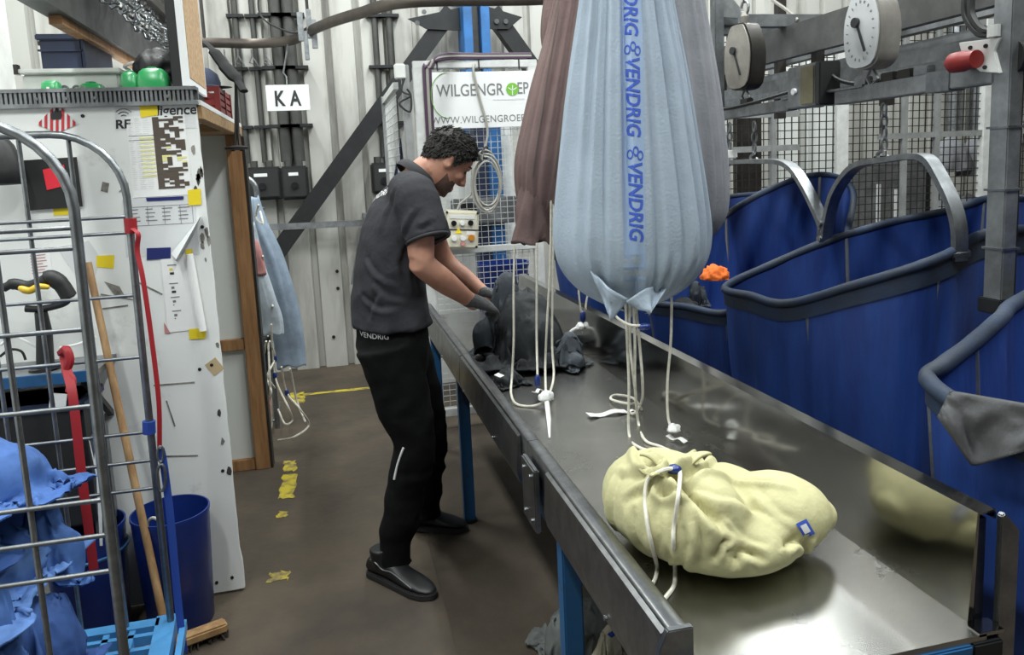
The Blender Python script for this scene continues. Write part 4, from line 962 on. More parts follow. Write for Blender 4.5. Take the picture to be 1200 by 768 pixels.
sheetbag([onY(311, 395, 4.6), onY(312, 430, 4.6), onY(310, 470, 4.6)], .03, .03, .03, 'garment_dark', 'dark folded cloth hanging behind the white cords', 14, 'hanging_cloth')
cp = [((303, 240), (300, 254), (308, 262), (305, 248)), ((302, 395), (304, 450), (312, 500), (318, 498), (316, 440), (314, 390)), ((330, 430), (336, 460), (352, 480), (362, 498), (345, 512), (326, 516)), ((318, 380), (322, 440), (338, 478), (343, 492), (334, 497), (326, 480)), ((308, 300), (314, 340), (320, 360)), ((312, 400), (309, 430), (318, 460), (311, 470)), ((340, 432), (348, 470), (358, 495)), ((316, 400), (322, 420), (314, 440), (322, 455))]
lbs = ['short white cord looped at the trolley arch', 'white drawstring looping low beside the timber post', 'white drawstring trailing down to the floor end', 'white drawstring loop below the long pale blue sack', 'thin white cord across the whitish sack', 'white cord knotted beside the pink cloth', 'pale cord hanging furthest from the timber post', 'white cord tangled below the whitish sack']
DS = []
for P, lb in zip(cp, lbs):
    o = mb().tube(spline([onY(x, y, 4.62 if k % 2 else 4.5) for k, (x, y) in enumerate(P)], 7), .006, 6).build('drawstring', 'cord', smooth=True); top(o, lb, 'cord', 'drawstrings on the trolley'); DS.append(o)
for k, (x, y) in ((1, (304, 450)), (3, (322, 440)), (5, (309, 430)), (7, (322, 420)), (2, (336, 460)), (4, (314, 340))):
    mb().ell(onY(x, y, 4.62), (.013, .013, .024), None, 10, 6).build('toggle', 'toggle_blue', DS[k], smooth='all')
# ================================================================== CANVAS TUBS ON THE RIGHT
def tub(rim, label, zb=.26, seed=0, bail=None, inset=.86, rimr=.015, rough=.014, floorz=.55, hem=True):
    rim = [V(p) for p in rim]; P = spline(rim, 9, True); n = len(P)
    c = sum(P, V())/n
    t = thing('canvas_tub', (c.x, c.y, 0), label, 'laundry cart', 'blue canvas tubs')
    # outward direction in plan
    out = []
    for i in range(n):
        d = (P[(i+1) % n]-P[i-1]); q = V((d.y, -d.x, 0)).normalized()
        if q.dot(P[i]-c) < 0: q = -q
        out.append(q)
    per = [0]
    for i in range(1, n): per.append(per[-1]+(P[i]-P[i-1]).length)
    def ring(f, off, z_bot):
        r_ = []
        for i in range(n):
            k = 1-(1-inset)*f**1.2; z = P[i].z+(z_bot-P[i].z)*f
            s_ = per[i]; fold = rough*(nz((s_*13+seed, f*1.3, 2))+.6*nz((s_*27+seed, f*2, 5)))*min(1, f*5)
            q = c+(P[i]-c)*k; r_.append(V((q.x, q.y, z))+out[i]*(off+fold))
        return r_
    fs = [0, .02, .06, .1, .16, .24, .34, .46, .6, .75, .88, .96, 1.0]
    R_ = [ring(f, 0, zb) for f in reversed(fs)] + [ring(f, -.008, floorz) for f in fs]
    mb().rings(R_).build('body', 'blue_canvas', t, smooth='all')
    rm = mb().tube(P, [rimr*(1+.16*nz((per[i]*9+seed, 1, 1))) for i in range(n)], 10, closed=True).build('rim_sleeve', 'canvas_rim', t, smooth='all')
    if hem:
        H = [[q+out[i]*(.005) for i, q in enumerate(ring(f, 0, zb))] for f in (.0, .03, .055, .065)]
        m = mb(); m.rings(H, cap=False); m.build('hem_band', 'canvas_rim', t, smooth='all')
    # chassis
    x0, x1 = min(p.x for p in P), max(p.x for p in P); y0, y1 = min(p.y for p in P), max(p.y for p in P)
    xa, xb, ya, yb = x0+.2, x1-.15, y0+.12, y1-.12
    ch = mb()
    for a, b in (((xa, ya), (xb, ya)), ((xb, ya), (xb, yb)), ((xb, yb), (xa, yb)), ((xa, yb), (xa, ya))): ch.bar((*a, .20), (*b, .20), .04, .04)
    ch.build('chassis', 'galv_dull', t)
    for x in (xa+.03, xb-.03):
        for y in (ya+.03, yb-.03): mb().cyl((x-.018, y, .062), (x+.018, y, .062), .062, 16).build('caster', 'black', t); mb().span((x-.028, y-.02, .07), (x+.028, y+.02, .185)).build('fork', 'galv_dull', t)
    for i in range(0, n, max(1, n//6)): mb().tube([P[i]-out[i]*.004+V((0, 0, -.01)), V((c.x+(P[i].x-c.x)*.82, c.y+(P[i].y-c.y)*.72, .2))], .009, 6).build('stay', 'galv_dull', t)
    if bail:
        B = spline(bail, 6); bo = mb()
        R2 = []
        for i, p in enumerate(B):
            d = (B[min(i+1, len(B)-1)]-B[max(i-1, 0)]).normalized(); nn = V((1, 0, 0)); w = d.cross(nn).normalized()
            R2.append([p+nn*.022+w*.009, p-nn*.022+w*.009, p-nn*.022-w*.009, p+nn*.022-w*.009])
        bo.rings(R2); b_ = bo.build('bail', 'galv', t, smooth=True)
        for e in (B[0], B[-1]): mb().cyl(e+V((-.03, 0, .02)), e+V((.03, 0, .02)), .012, 10).build('pivot_bolt', 'galv', b_)
    return t, P
XA = 1.75
rimM = [onX(850, 337, 1.40), onX(905, 310, 1.57), onX(967, 284, XA), onX(1040, 262, 2.0), onX(1113, 247, 2.25), V((2.5, 2.44, 1.40)), V((2.53, 2.05, 1.36)), V((2.25, 1.93, 1.34)), onX(1160, 273, 1.9), onX(1113, 297, 1.72), onX(1073, 313, 1.6), onX(1000, 335, 1.49), onX(923, 356, 1.40), onX(880, 347, 1.375)]
bailM = [onX(x, y, XA) for x, y in ((967, 286), (970, 262), (978, 230), (993, 205), (1010, 192), (1040, 187), (1070, 183), (1088, 187), (1102, 208), (1117, 240), (1124, 270), (1124, 306))]
tub(rimM, 'tipped blue canvas tub whose steel bail hangs under the white dial scale', seed=3, bail=bailM, hem=True)
rimB = [onX(852, 367, 1.42), onX(805, 360, 1.34), onX(760, 350, 1.25), onX(790, 310, 1.40), onX(838, 262, 1.68), onX(890, 228, 1.95), onX(945, 207, 2.2), onX(982, 208, 2.37), onX(1000, 226, 2.40), onX(995, 262, 2.2), onX(985, 300, 1.97), V((1.7, 2.57, 1.16)), V((1.52, 2.585, 1.08))]
bailB = [onX(x, y, XA) for x, y in ((967, 268), (955, 240), (942, 215), (930, 198), (915, 190), (890, 189), (860, 190), (838, 194), (826, 215), (818, 262))]
tub(rimB, 'blue canvas tub with dark clothes and an orange cloth in its low mouth', seed=9, bail=bailB, zb=.3, floorz=.9)
rimC = [V((1.24, 3.42, 1.10)), V((1.2, 3.75, 1.12)), V((1.24, 4.2, 1.14)), V((1.7, 4.25, 1.24)), V((2.3, 4.2, 1.36)), V((2.42, 3.85, 1.38)), V((2.35, 3.46, 1.36)), V((1.8, 3.40, 1.24))]
tub(rimC, 'dark blue canvas tub standing beyond the hanging sacks at the table end', seed=14)
rimN = [onX(1088, 446, 1.22), onX(1106, 428, 1.27), onX(1140, 402, 1.38), onX(1172, 374, 1.53), onX(1200, 350, 1.72), V((2.2, 1.68, 1.32)), V((2.4, 1.4, 1.36)), V((2.3, 1.02, 1.33)), V((1.7, .84, 1.20)), V((1.3, .86, 1.10)), V((1.2, .98, 1.085)), V((1.19, 1.2, 1.085))]
tub(rimN, 'blue canvas tub with a grey cloth hung over its near lip', seed=23, rimr=.019)
# grey cloth over the lip of the near tub
cg = mb(); nU, nV = 26, 16; G = []
for i in range(nU+1):
    u = i/nU; row = []
    for j in range(nV+1):
        v = j/nV
        xt = 1098+150*u; y_top = 460+24*u; yb = 478+68*min(1, (u+.05)*3.2)-46*max(0, u-.32)
        y = y_top+(yb-y_top)*v; x = xt+ (14*(1-v))*(1-u)
        X = 1.150-.02*v-.022*math.sin(u*9+v*2)*v-.02*nz((u*5, v*3, 3)) 
        row.append(onX(x, y, X))
    G.append(row)
k = nV+1; vs = [p for r_ in G for p in r_]; fs = [(i*k+j, i*k+j+1, (i+1)*k+j+1, (i+1)*k+j) for i in range(nU) for j in range(nV)]
nn = len(vs); vs2 = vs+[p+V((.008, .004, .002)) for p in vs]; fs += [tuple(q+nn for q in reversed(f)) for f in fs]
rimi = [i*k for i in range(nU+1)]+[nU*k+j for j in range(1, k)]+[i*k+nV for i in range(nU-1, -1, -1)]+[j for j in range(nV-1, 0, -1)]
fs += [(rimi[a], rimi[(a+1) % len(rimi)], rimi[(a+1) % len(rimi)]+nn, rimi[a]+nn) for a in range(len(rimi))]
cg.add(vs2, fs); o = cg.build('draped_cloth', 'cloth_grey', smooth='all'); top(o, 'dark grey cloth draped over the lip of the near blue tub', 'cloth')
# contents of the back tub
p = onX(838, 327, 1.50); o = heap(p, (.05, .05, .055), 2, .45, 1.8, 4, warp=.9).build('orange_cloth', 'orange_cloth', smooth='all'); top(o, 'bright orange cloth poking out of the blue tub', 'cloth')
for (x, y, X, r_, mt, lb, sd) in ((800, 352, 1.42, (.10, .10, .06), 'garment_dark', 'dark crumpled clothes lying in the low mouth of the tub', 4), (815, 342, 1.50, (.07, .08, .06), 'garment_slate', 'slate grey clothes beside the orange cloth in the tub', 6), (795, 345, 1.5, (.12, .12, .1), 'garment_dark', 'dark clothes deeper inside the tub behind the slate ones', 8)):
    q = onX(x, y, X); o = garment(sd % 4 // 2, (q.x, q.y, q.z-r_[2]), r_[0]*3.6, r_[1]*4.4, r_[2]*8, sd, 'tub_garment', mt); top(o, lb, 'clothes', 'clothes in the blue tub')
# ================================================================== WEIGHING FRAME
t = thing('weighing_frame', (XA, 2.5, 1.1), 'grey steel overhead weighing frame with posts, tubes and beams above the blue tubs', 'frame')
yR = onX(1178, 150, XA).y; yL = onX(841, 120, XA).y
zP = onX(1160, 352, XA).z
mb().span((XA-.022, yR-.03, zP), (XA+.022, yR+.03, 3.2)).build('post', 'galv_dull', t, bev=.003)
mb().span((XA+.025, yR-.01, zP+.02), (XA+.045, yR+.05, 3.2)).build('post_channel', 'dark_steel', t)
mb().span((XA-.03, yR-.035, zP-.03), (XA+.045, yR+.04, zP+.012)).build('post_clamp', 'black_steel', t, bev=.003)
for y_ in (150, 222, 290): z_ = onX(1165, y_, XA).z; mb().span((XA-.026, yR-.034, z_-.003), (XA+.03, yR+.036, z_+.003)).build('strap_band', 'galv', t)
zl = onX(841, 143, XA).z
mb().span((XA-.022, yL-.025, zl), (XA+.022, yL+.025, 3.2)).build('post', 'galv', t, bev=.003)
zt1 = onX(900, 127, XA).z; yb1 = onX(930, 120, XA).y; yb2 = onX(985, 112, XA).y
mb().span((XA-.022, yb1, zt1-.022), (XA+.022, yL, zt1+.022)).build('load_tube', 'galv_dull', t, bev=.003)
mb().span((XA-.026, yR+.02, zt1-.026), (XA+.026, yb2, zt1+.026)).build('load_tube', 'galv_dull', t, bev=.003)
mb().span((XA-.03, yb2-.15, zt1+.02), (XA+.03, yb1+.04, zt1+.028)).build('splice_plate', 'galv', t)
ys_ = onX(1108, 95, XA).y; mb().span((XA-.029, ys_-.045, zt1-.03), (XA+.029, ys_+.045, zt1+.03)).build('sleeve', 'galv', t, bev=.002)
def ybeam(px, y0, y1, X, th, mt, ya=1.2, yb=5.0, nm='beam'):
    z0, z1 = onX(px, y1, X).z, onX(px, y0, X).z; mb().span((X, ya, z0), (X+th, yb, z1)).build(nm, mt, t); return z0, z1
bA = ybeam(930, 28, 66, 1.95, .04, 'beam_grey', 1.2, 3.6)
ybeam(1000, 74, 90, 2.1, .05, 'galv_dull', 1.4, 4.4); ybeam(1000, 91, 97, 2.08, .02, 'galv', 1.4, 4.4); ybeam(1060, 52, 70, 2.3, .05, 'galv_dull', 1.4, 4.4)
ybeam(1060, 78, 90, 2.35, .03, 'galv', 1.6, 4.6); ybeam(940, 88, 100, 2.6, .05, 'dark_steel', 1.6, 4.8); ybeam(1090, 20, 34, 2.5, .06, 'galv_dull', 1.6, 4.8); ybeam(1100, 0, 14, 2.2, .05, 'galv', 1.6, 4.6)
ybeam(905, 108, 116, 2.0, .03, 'galv', 1.9, 4.2)
for Y in (2.05, 3.05, 3.9):     # cross members and hangers
    mb().span((1.75, Y-.025, bA[1]), (2.7, Y+.025, bA[1]+.05)).build('cross_member', 'galv_dull', t); mb().span((2.45, Y-.02, 1.8), (2.5, Y+.02, 3.2)).build('hanger', 'dark_steel', t); mb().span((2.1, Y-.02, 1.8), (2.14, Y+.02, bA[1])).build('hanger', 'dark_steel', t)
a, b = onY(848, 40, 3.3), onY(912, 17, 3.3); mb().span((a.x, 3.3, a.z), (b.x, 3.36, b.z)).build('channel', 'galv', t); mb().span((a.x, 3.295, (a.z+b.z)/2-.004), (b.x, 3.30, (a.z+b.z)/2+.004)).build('channel_groove', 'galv', t)
mb().prism([onY(x, y, 3.25) for x, y in ((846, 0), (846, 20), (878, 22), (860, 0))], (0, .01, 0)).build('gusset', 'galv_dull', t)
for Y in (yR, yL): mb().span((1.75, Y-.02, 3.15), (2.55, Y+.02, 3.2)).build('cross_member', 'galv_dull', t); 
mb().span((1.73, yR, 3.2), (1.77, yL, 3.25)).build('top_beam', 'galv_dull', t); mb().cyl((1.75, 2.5, 3.25), (1.75, 2.5, 4.9), .02, 8).build('ceiling_rod', 'dark_steel', t)
def cab(P, r=.008, mt='black', nm='cable'): return mb().tube(spline(P, 6), r, 6).build(nm, mt, t, smooth=True)
cab([onX(829, 112, XA), onX(835, 120, XA-.03), onX(845, 128, XA-.03), onX(880, 121, XA-.03), onX(925, 108, XA-.03)], .006); cab([onX(968, 80, XA), onX(980, 92, XA), onX(1000, 98, XA), onX(1030, 96, XA), (XA, onX(1060, 92, XA).y, zt1+.035)], .007)
cab([onX(1131, 0, XA), onX(1132, 20, XA), onX(1145, 38, XA), onX(1160, 40, XA)], .010); cab([onX(1138, 0, XA), onX(1139, 18, XA), onX(1150, 34, XA), onX(1165, 38, XA)], .010); cab([onX(905, 0, 2.0), onX(925, 14, 2.0), onX(935, 24, 2.0)], .008, 'cable_grey')
for x, y in ((1018, 92), (1050, 90), (1070, 85), (940, 112), (880, 118), (1090, 80)): p = onX(x, y, XA+.02); mb().box((XA, p.y, zt1+.04), (.03, .06, .028)).build('fitting', random.choice(['galv', 'dark_steel']), t, bev=.003)
# warning board, light unit, emergency stop
p = [onX(x, y, XA-.03) for x, y in ((928, 127), (968, 76))]
t = thing('indicator_box', (XA, (p[0].y+p[1].y)/2, zt1+.02), 'steel indicator box with a dull olive face clamped on the load tube', 'box')
y0, y1 = p[1].y, p[0].y; z0, z1 = zt1-.02, onX(945, 78, XA).z
mb().span((XA-.05, y0+.03, z0), (XA+.03, y1, z1)).build('housing', 'galv_dull', t, bev=.004); mb().span((XA-.054, y0+.04, z0+.01), (XA-.05, y0+.115, z1-.01)).build('face', 'olive_face', t); mb().span((XA-.055, y0+.0, z0), (XA+.03, y0+.028, z1)).build('end_cap', 'black', t, bev=.004)
mb().cyl((XA-.05, y1-.05, z0+.06), (XA-.06, y1-.05, z0+.06), .012, 12).build('lamp_lens', 'sign_white', t)
c = onX(1150, 66, XA); t = thing('emergency_stop', (XA, c.y, c.z-.06), 'emergency stop with a red mushroom button on a pale bracket', 'switch')
mb().prism([onX(x, y, XA-.03) for x, y in ((1123, 50), (1172, 44), (1165, 60), (1172, 86), (1148, 84), (1128, 68))], (.012, 0, 0)).build('bracket', 'white_plastic', t, bev=.002)
c = onX(1134, 71, XA-.06); mb().tube([c+V((.0, -.03, 0)), c+V((0, .0, 0)), c+V((0, .012, 0)), c+V((0, .05, 0)), c+V((0, .07, 0))], [.024, .024, .028, .027, .012], 16).build('button', 'estop_red', t, smooth=True)
for x, y in ((1137, 56), (1155, 54), (1154, 79)): mb().cyl(onX(x, y, XA-.03), onX(x, y, XA-.034), .006, 8).build('screw', 'black', t)
mb().cyl(onX(1165, 34, XA-.03)+V((0, 0, -.02)), onX(1165, 34, XA-.03)+V((0, 0, .01)), .016, 12).build('cap', 'white_plastic', t)
mb().cyl(onX(1181, 68, XA), onX(1181, 68, XA)+V((.05, 0, 0)), .05, 16).build('switch_body', 'black', t)
# dial scales
def dial(cx, cy, hw, hh, X, face, label, needle):
    c = onX(cx, cy, X); d = (EYE-c); d.z = 0; d.normalize(); d = rz(-.85) @ d     # face turned aside
    u = V((-d.y, d.x, 0)); sc_ = (c-EYE).length/FPX
    W_, H_ = hw*sc_*1.12, hh*sc_
    t = thing('dial_scale', (c.x, c.y, c.z-H_), label, 'scale', 'hanging dial scales')
    poly = [(-.62, -1), (.62, -1), (1, -.45), (1, .30), (.55, .92), (.2, 1.0), (-.2, 1.0), (-.55, .92), (-1, .30), (-1, -.45)]
    poly = [(p.x, p.y) for p in spline([V((a, b, 0)) for a, b in poly], 3, True)]
    mb().prism([c+u*(a*W_)+V((0, 0, b*H_))-d*.045 for a, b in poly], d*.085).build('casing', 'scale_metal' if face else 'dark_steel', t, bev=.006)
    mb().prism([c+u*(a*W_*.94)+V((0, 0, b*H_*.95))+d*.040 for a, b in poly], d*.005).build('dial_face', 'scale_face' if face else 'scale_metal', t)
    nd = mb(); ctr = c+d*.048; nd.bar(ctr+V((0, 0, H_*.25))-u*W_*.25, ctr+u*(W_*.3)+V((0, 0, -H_*.6)), .004, .008, up=u); nd.cyl(ctr+V((0, 0, H_*.18))-u*W_*.2, ctr+V((0, 0, H_*.18))-u*W_*.2+d*.01, .016, 12); nd.build('needle', 'ink', t)
    tk = mb()
    if face:
        for k in range(20):
            a_ = 2*PI*k/20; tk.bar(ctr+u*(W_*.72*math.sin(a_))+V((0, 0, H_*.72*math.cos(a_)-.06*H_)), ctr+u*(W_*.80*math.sin(a_))+V((0, 0, H_*.8*math.cos(a_)-.06*H_)), .002, .003, up=u)
        tk.build('tick_marks', 'grey_ink', t)
    mb().tube([c+V((0, 0, H_+.0)), c+V((0, 0, H_+.03)), c+V((0, 0, H_+.05))], [.012, .018, .012], 10).build('top_lug', 'scale_metal', t)
    mb().tube([c+V((.0, 0, H_+.045))+u*(.022*math.cos(a_))+V((0, 0, .02+.028*math.sin(a_))) for a_ in [2*PI*j/14 for j in range(14)]], .006, 6, closed=True).build('ring', 'galv_dull', t)
    mb().cyl(c+V((0, 0, H_+.085)), V((c.x, c.y, 3.2)), .008, 8).build('suspension_rod', 'dark_steel', t)
    mb().tube([c+V((0, 0, -H_)), c+u*.03+V((0, 0, -H_-.04)), c+u*.0+V((0, 0, -H_-.06)), c-u*.02+V((0, 0, -H_-.03)), c+V((0, 0, -H_))], .006, 6).build('bottom_hook', 'galv_dull', t)
dial(873, 66, 18, 34, XA, False, 'grey metal dial scale hanging with its plain casing turned aside', 0); dial(1022, 34, 22, 38, XA-.02, True, 'white faced dial scale with a dark needle and tick marks', 1)
# chains
def chain(x, y0, y1, label, X=XA):
    a, b = onX(x, y0, X), onX(x, y1, X); n = max(3, int((a-b).length/.034)); m = mb()
    t = thing('hook_chain', b, label, 'chain', 'chains on the load tube')
    for k in range(n):
        p = a+(b-a)*((k+.5)/n); f = k % 2
        mb().tube([p+V((.011*math.cos(q)*f, .011*math.cos(q)*(1-f), .022*math.sin(q))) for q in [2*PI*j/12 for j in range(12)]], .0045, 6, closed=True).build('link', 'galv', t, smooth=True)
    mb().tube(spline([b, b+V((0, .03, -.012)), b+V((0, .015, -.035)), b+V((0, -.02, -.02))], 5), .006, 6).build('hook', 'galv', t, smooth=True)
chain(1036, 122, 176, 'short steel chain carrying the bail of the tipped tub'); chain(884, 142, 180, 'short steel chain carrying the bail of the tub behind'); chain(855, 145, 185, 'short chain beside the left frame post')
mb_ = mb().cyl(onX(856, 181, XA)+V((0, 0, .02)), onX(856, 181, XA)+V((0, 0, -.02)), .03, 16).build('pulley_block', 'white_plastic', bev=.006); top(mb_, 'small pale pulley block on the bail by the frame post', 'pulley')
# ================================================================== FENCE AND BACKGROUND ON THE RIGHT
YQ = 5.3
t = thing('mesh_fence', (3.6, YQ, 0), 'tall grey wire mesh fence closing off the area behind the blue tubs', 'fence')
zf = 2.6
for px in (845, 905, 985, 1058, 1096, 1154): 
    x = onY(px, 180, YQ).x; w = .05 if px in (985, 1154) else .02
    mb().span((x-w, YQ-.03, 0), (x+w, YQ+.03, zf)).build('post', 'fence_white' if px in (985, 1154) else 'fence_grey', t, bev=.004)
xs = onY(1250, 180, YQ).x; mb().span((xs-.03, YQ-.03, 0), (xs+.03, YQ+.03, zf)).build('post', 'fence_grey', t)
xf0 = onY(845, 180, YQ).x
for y_ in (135, 158, 175): 
    z = onY(1090 if y_ == 158 else 880, y_, YQ).z; x0, x1 = (onY(1030, 160, YQ).x, xs) if y_ == 158 else (xf0, onY(935, 160, YQ).x)
    mb().span((x0, YQ-.02, z-.022), (x1, YQ+.02, z+.022)).build('rail', 'fence_grey', t)
mb().span((xf0, YQ-.02, zf-.05), (xs, YQ+.02, zf)).build('rail', 'fence_grey', t); mb().span((xf0, YQ-.02, .05), (xs, YQ+.02, .1)).build('rail', 'fence_grey', t)
o = wire_panel((xf0, YQ+.01, .1), (1, 0, 0), xs-xf0, zf-.12, .06, .06, .0045).build('wire_mesh', 'dark_steel', t, fix=False); o['kind'] = 'stuff'
for px, w, lb in ((962, .13, 'pale upright cabinet panel behind the mesh fence by the dark door'), (925, .09, 'narrow pale panel behind the mesh fence')):
    x = onY(px, 180, 5.8).x; o = mb().span((x-w, 5.8, 0), (x+w, 5.9, 2.4)).build('cabinet_panel', 'white_panel', bev=.008); top(o, lb, 'panel')
x = onY(880, 180, 5.7).x
o = mb().span((x-.12, 5.7, 0), (x+.10, 5.78, 2.3)).build('door_leaf', 'dark_steel', bev=.006); top(o, 'dark door leaf standing open behind the mesh fence', 'door')
x = onY(1075, 200, 5.9).x; o = mb().span((x-.35, 5.95, 0), (x+.30, 6.05, 1.55)).build('dark_locker', 'black_steel', bev=.01); top(o, 'dark locker standing behind the mesh fence under the pipes', 'locker')
x = onY(1022, 200, 5.7).x; o = mb().span((x-.18, 5.7, 0), (x+.55, 5.8, 1.5)).build('machine_cover', 'galv_dull', bev=.01); top(o, 'grey machine cover behind the mesh fence beside the white post', 'cabinet')
for px, lb in ((1113, 'bright vertical duct pipe behind the fence beside the white post'), (1138, 'second bright duct pipe behind the fence nearer the white post')):
    x = onY(px, 140, 5.9).x; o = mb().cyl((x, 5.85, 1.7), (x, 5.85, 4.9), .07, 18).build('duct_pipe', 'galv', smooth=True); top(o, lb, 'pipe')
for px, py, r_, lb in ((1112, 200, (.17, .14, .26), 'pale laundry sack heaped behind the fence under the duct pipes'), (1142, 205, (.15, .13, .30), 'greyish laundry sack slumped against the fence post'), (1125, 262, (.28, .18, .24), 'large pale laundry sack at the bottom of the heap behind the fence'), (1195, 170, (.15, .13, .25), 'pale sack standing beyond the white fence post')):
    o = heap(onY(px, py, 5.62), r_, px, .3, 2.2, 4, warp=.8).build('laundry_sack', 'sack_grey', smooth='all'); top(o, lb, 'sack', 'sacks behind the fence')
o = mb().span((onY(1090, 200, 5.4).x, 5.42, 0), (onY(1170, 200, 5.4).x, 5.9, .85)).build('pallet_box', 'dark_steel', bev=.01); top(o, 'dark low box carrying the sacks behind the fence', 'box')
for k, (px, y0, y1) in enumerate(((1030, 216, 262), (1051, 222, 262), (1059, 222, 255))):  # three plain white strips set just before the machine cover
    a, b = onY(px-2.5, y1, 5.68), onY(px+2.5, y0, 5.68); o = mb().span((a.x, 5.68, a.z), (b.x, 5.695, b.z)).build('white_strip', 'sign_white'); top(o, ['white strip on the machine cover, widest of three', 'white strip on the machine cover, middle of three', 'white strip on the machine cover next to the fence bar'][k], 'strip')
o = mb().box(onY(826, 48, 4.0), (.09, .02, .12)).build('notice_plate', 'sign_red'); top(o, 'small red notice plate beside the left frame post', 'sign')
# ================================================================== HANGING SACKS
def sack(c, prof, n, seed, folds, sx=1.0, sy=1.0, tilt=(0, 0), twist=0, pleat=None):
    """hanging cloth sack: prof = [(z, r)] from top to bottom; folds(u) -> (amp of long pleats, amp of fine pleats)"""
    prof = spline([V((r, 0, z)) for z, r in prof], 7); k = len(prof); R_ = []
    zt, zb = prof[0].z, prof[-1].z
    for i, p in enumerate(prof):
        u = i/(k-1); a1, a2 = folds(u); ring = []
        ox, oy = tilt[0]*(zt-p.z), tilt[1]*(zt-p.z)
        for j in range(n):
            th = 2*PI*j/n; tw = th+twist*u
            cx, sn = math.cos(tw), math.sin(tw)
            w = .35*nz((cx*1.5+seed, sn*1.5, u*1.2+4))
            f1 = ridge((cx*2.0+seed, sn*2.0, u*.55+w*.3), 1.3)-.5
            f2 = ridge((cx*5.0+seed*2, sn*5.0, u*.9+w), 1.0)-.5
            pl = 0
            if pleat: pl = pleat(th, u)
            r = p.x*(1+a1*f1+a2*f2+pl)
            ring.append(V((c[0]+ox+r*sx*math.cos(th), c[1]+oy+r*sy*math.sin(th), p.z+.012*nz((cx*2+seed, sn*2, u*4)))))
        R_.append(ring)
    return mb().rings(R_)
def blend(tab): return lambda u: (interp([(a, b) for a, b, _ in tab], u), interp([(a, c) for a, _, c in tab], u))
rail = thing('sack_rail', (.86, 2.5, 2.66), 'overhead steel rail from which the laundry sacks hang', 'rail')
mb().span((.84, 1.0, 2.70), (.88, 4.3, 2.76)).build('track', 'galv_dull', rail)
for y in (1.3, 2.6, 4.0): mb().cyl((.86, y, 2.76), (.86, y, 4.9), .014, 8).build('hanger', 'dark_steel', rail)
cB = (.865, 2.15)
profB = [(2.66, .035), (2.60, .05), (2.45, .078), (2.25, .105), (2.05, .132), (1.85, .168), (1.65, .198), (1.48, .221), (1.37, .228), (1.29, .213), (1.225, .165), (1.185, .10), (1.165, .05), (1.16, .02)]
tB = thing('laundry_sack', (cB[0], cB[1], 1.15), 'large pale blue hanging laundry sack with a vertical stripe of blue lettering', 'sack')
def plB(th, u):   # long folds running down the camera side, gathering towards the mouth
    d = 0
    for a, wdt, amp, u0, u1, dr in ((-2.25, .05, .05, .0, .74, .1), (-1.95, .045, .055, .0, .66, .05), (-1.55, .05, .05, .0, .9, -.05), (-1.18, .05, .06, .0, .8, .15), (-.86, .05, .05, .0, .7, .2), (-2.6, .07, .05, .0, .8, 0), (-.45, .06, .05, 0, .8, .1), (-1.85, .06, .09, .68, 1, .0), (-1.35, .05, .08, .68, 1, -.2), (-2.4, .07, .08, .7, 1, .2), (-.9, .06, .08, .7, 1, -.3)):
        aa = a+dr*(u-.5); q = (th-aa+PI) % (2*PI)-PI
        w = max(0, min(1, (u-u0)*8+.3))*max(0, min(1, (u1-u)*5))
        d -= 1.55*amp*w*math.exp(-(q/wdt)**2)
        d += amp*.85*w*math.exp(-((q-wdt*2)/(wdt*1.6))**2)
    return d
bo = sack(cB, profB, 220, 2.3, blend([(0, .25, .22), (.3, .10, .09), (.55, .05, .045), (.75, .04, .03), (.88, .12, .09), (1, .35, .25)]), 1.0, .88, pleat=plB).build('body', 'sack_blue', tB, smooth='all')
bv = bvh_of(bo)
view = V((.36, .93, 0)).normalized(); nB = -view; uB = V((view.y, -view.x, 0))
# stripe and print
zmid = 1.72; cst = V((cB[0], cB[1], 0))+uB*.012
st = mb(); st.add([(-.026, -.53, 0), (.026, -.53, 0), (.026, .62, 0), (-.026, .62, 0)], [(0, 1, 2, 3)]); st.v = [V((p.x*1.15, p.y+.05, 0)) for p in st.v]
drape(st, bv, (cst.x, cst.y, zmid), uB, (.01, 0, 1), nB, .0008, cut=.012).build('stripe', 'stripe_blue', bo, fix=False)
def bag_px(x, y): return onX(x, y, 1.0)
for k, zc in enumerate(onY(757, yc, 1.955).z for yc in (-12, 112, 236)):
    tm = text_mesh('VENDRIG', .053, .96, 1.0, .022); tm.v = [V((p.x+p.y*.18, p.y, 0)) for p in tm.v]; R90 = [V((p.y, -p.x, 0)) for p in tm.v]; tm.v = [V((p.x+p.y*.0, p.y, 0)) for p in R90]
    # emblem: three small loops above the word
    for dx, dy in ((-.012, .128), (.004, .136), (.016, .124)):
        ring = []
        for rr in (.011, .007):
            ring.append([V((dx+rr*.75*math.cos(q), dy+rr*1.25*math.sin(q), 0)) for q in [2*PI*j/14 for j in range(14)]])
        b0 = len(tm.v); tm.v += ring[0]+ring[1]
        for j in range(14): tm.f.append((b0+j, b0+(j+1) % 14, b0+14+(j+1) % 14, b0+14+j)); tm.m.append(0)
    drape(tm, bv, (cst.x, cst.y, zc), uB, (.01, 0, 1), nB, .0022, cut=.010).build('lettering', 'print_blue', bo, fix=False)
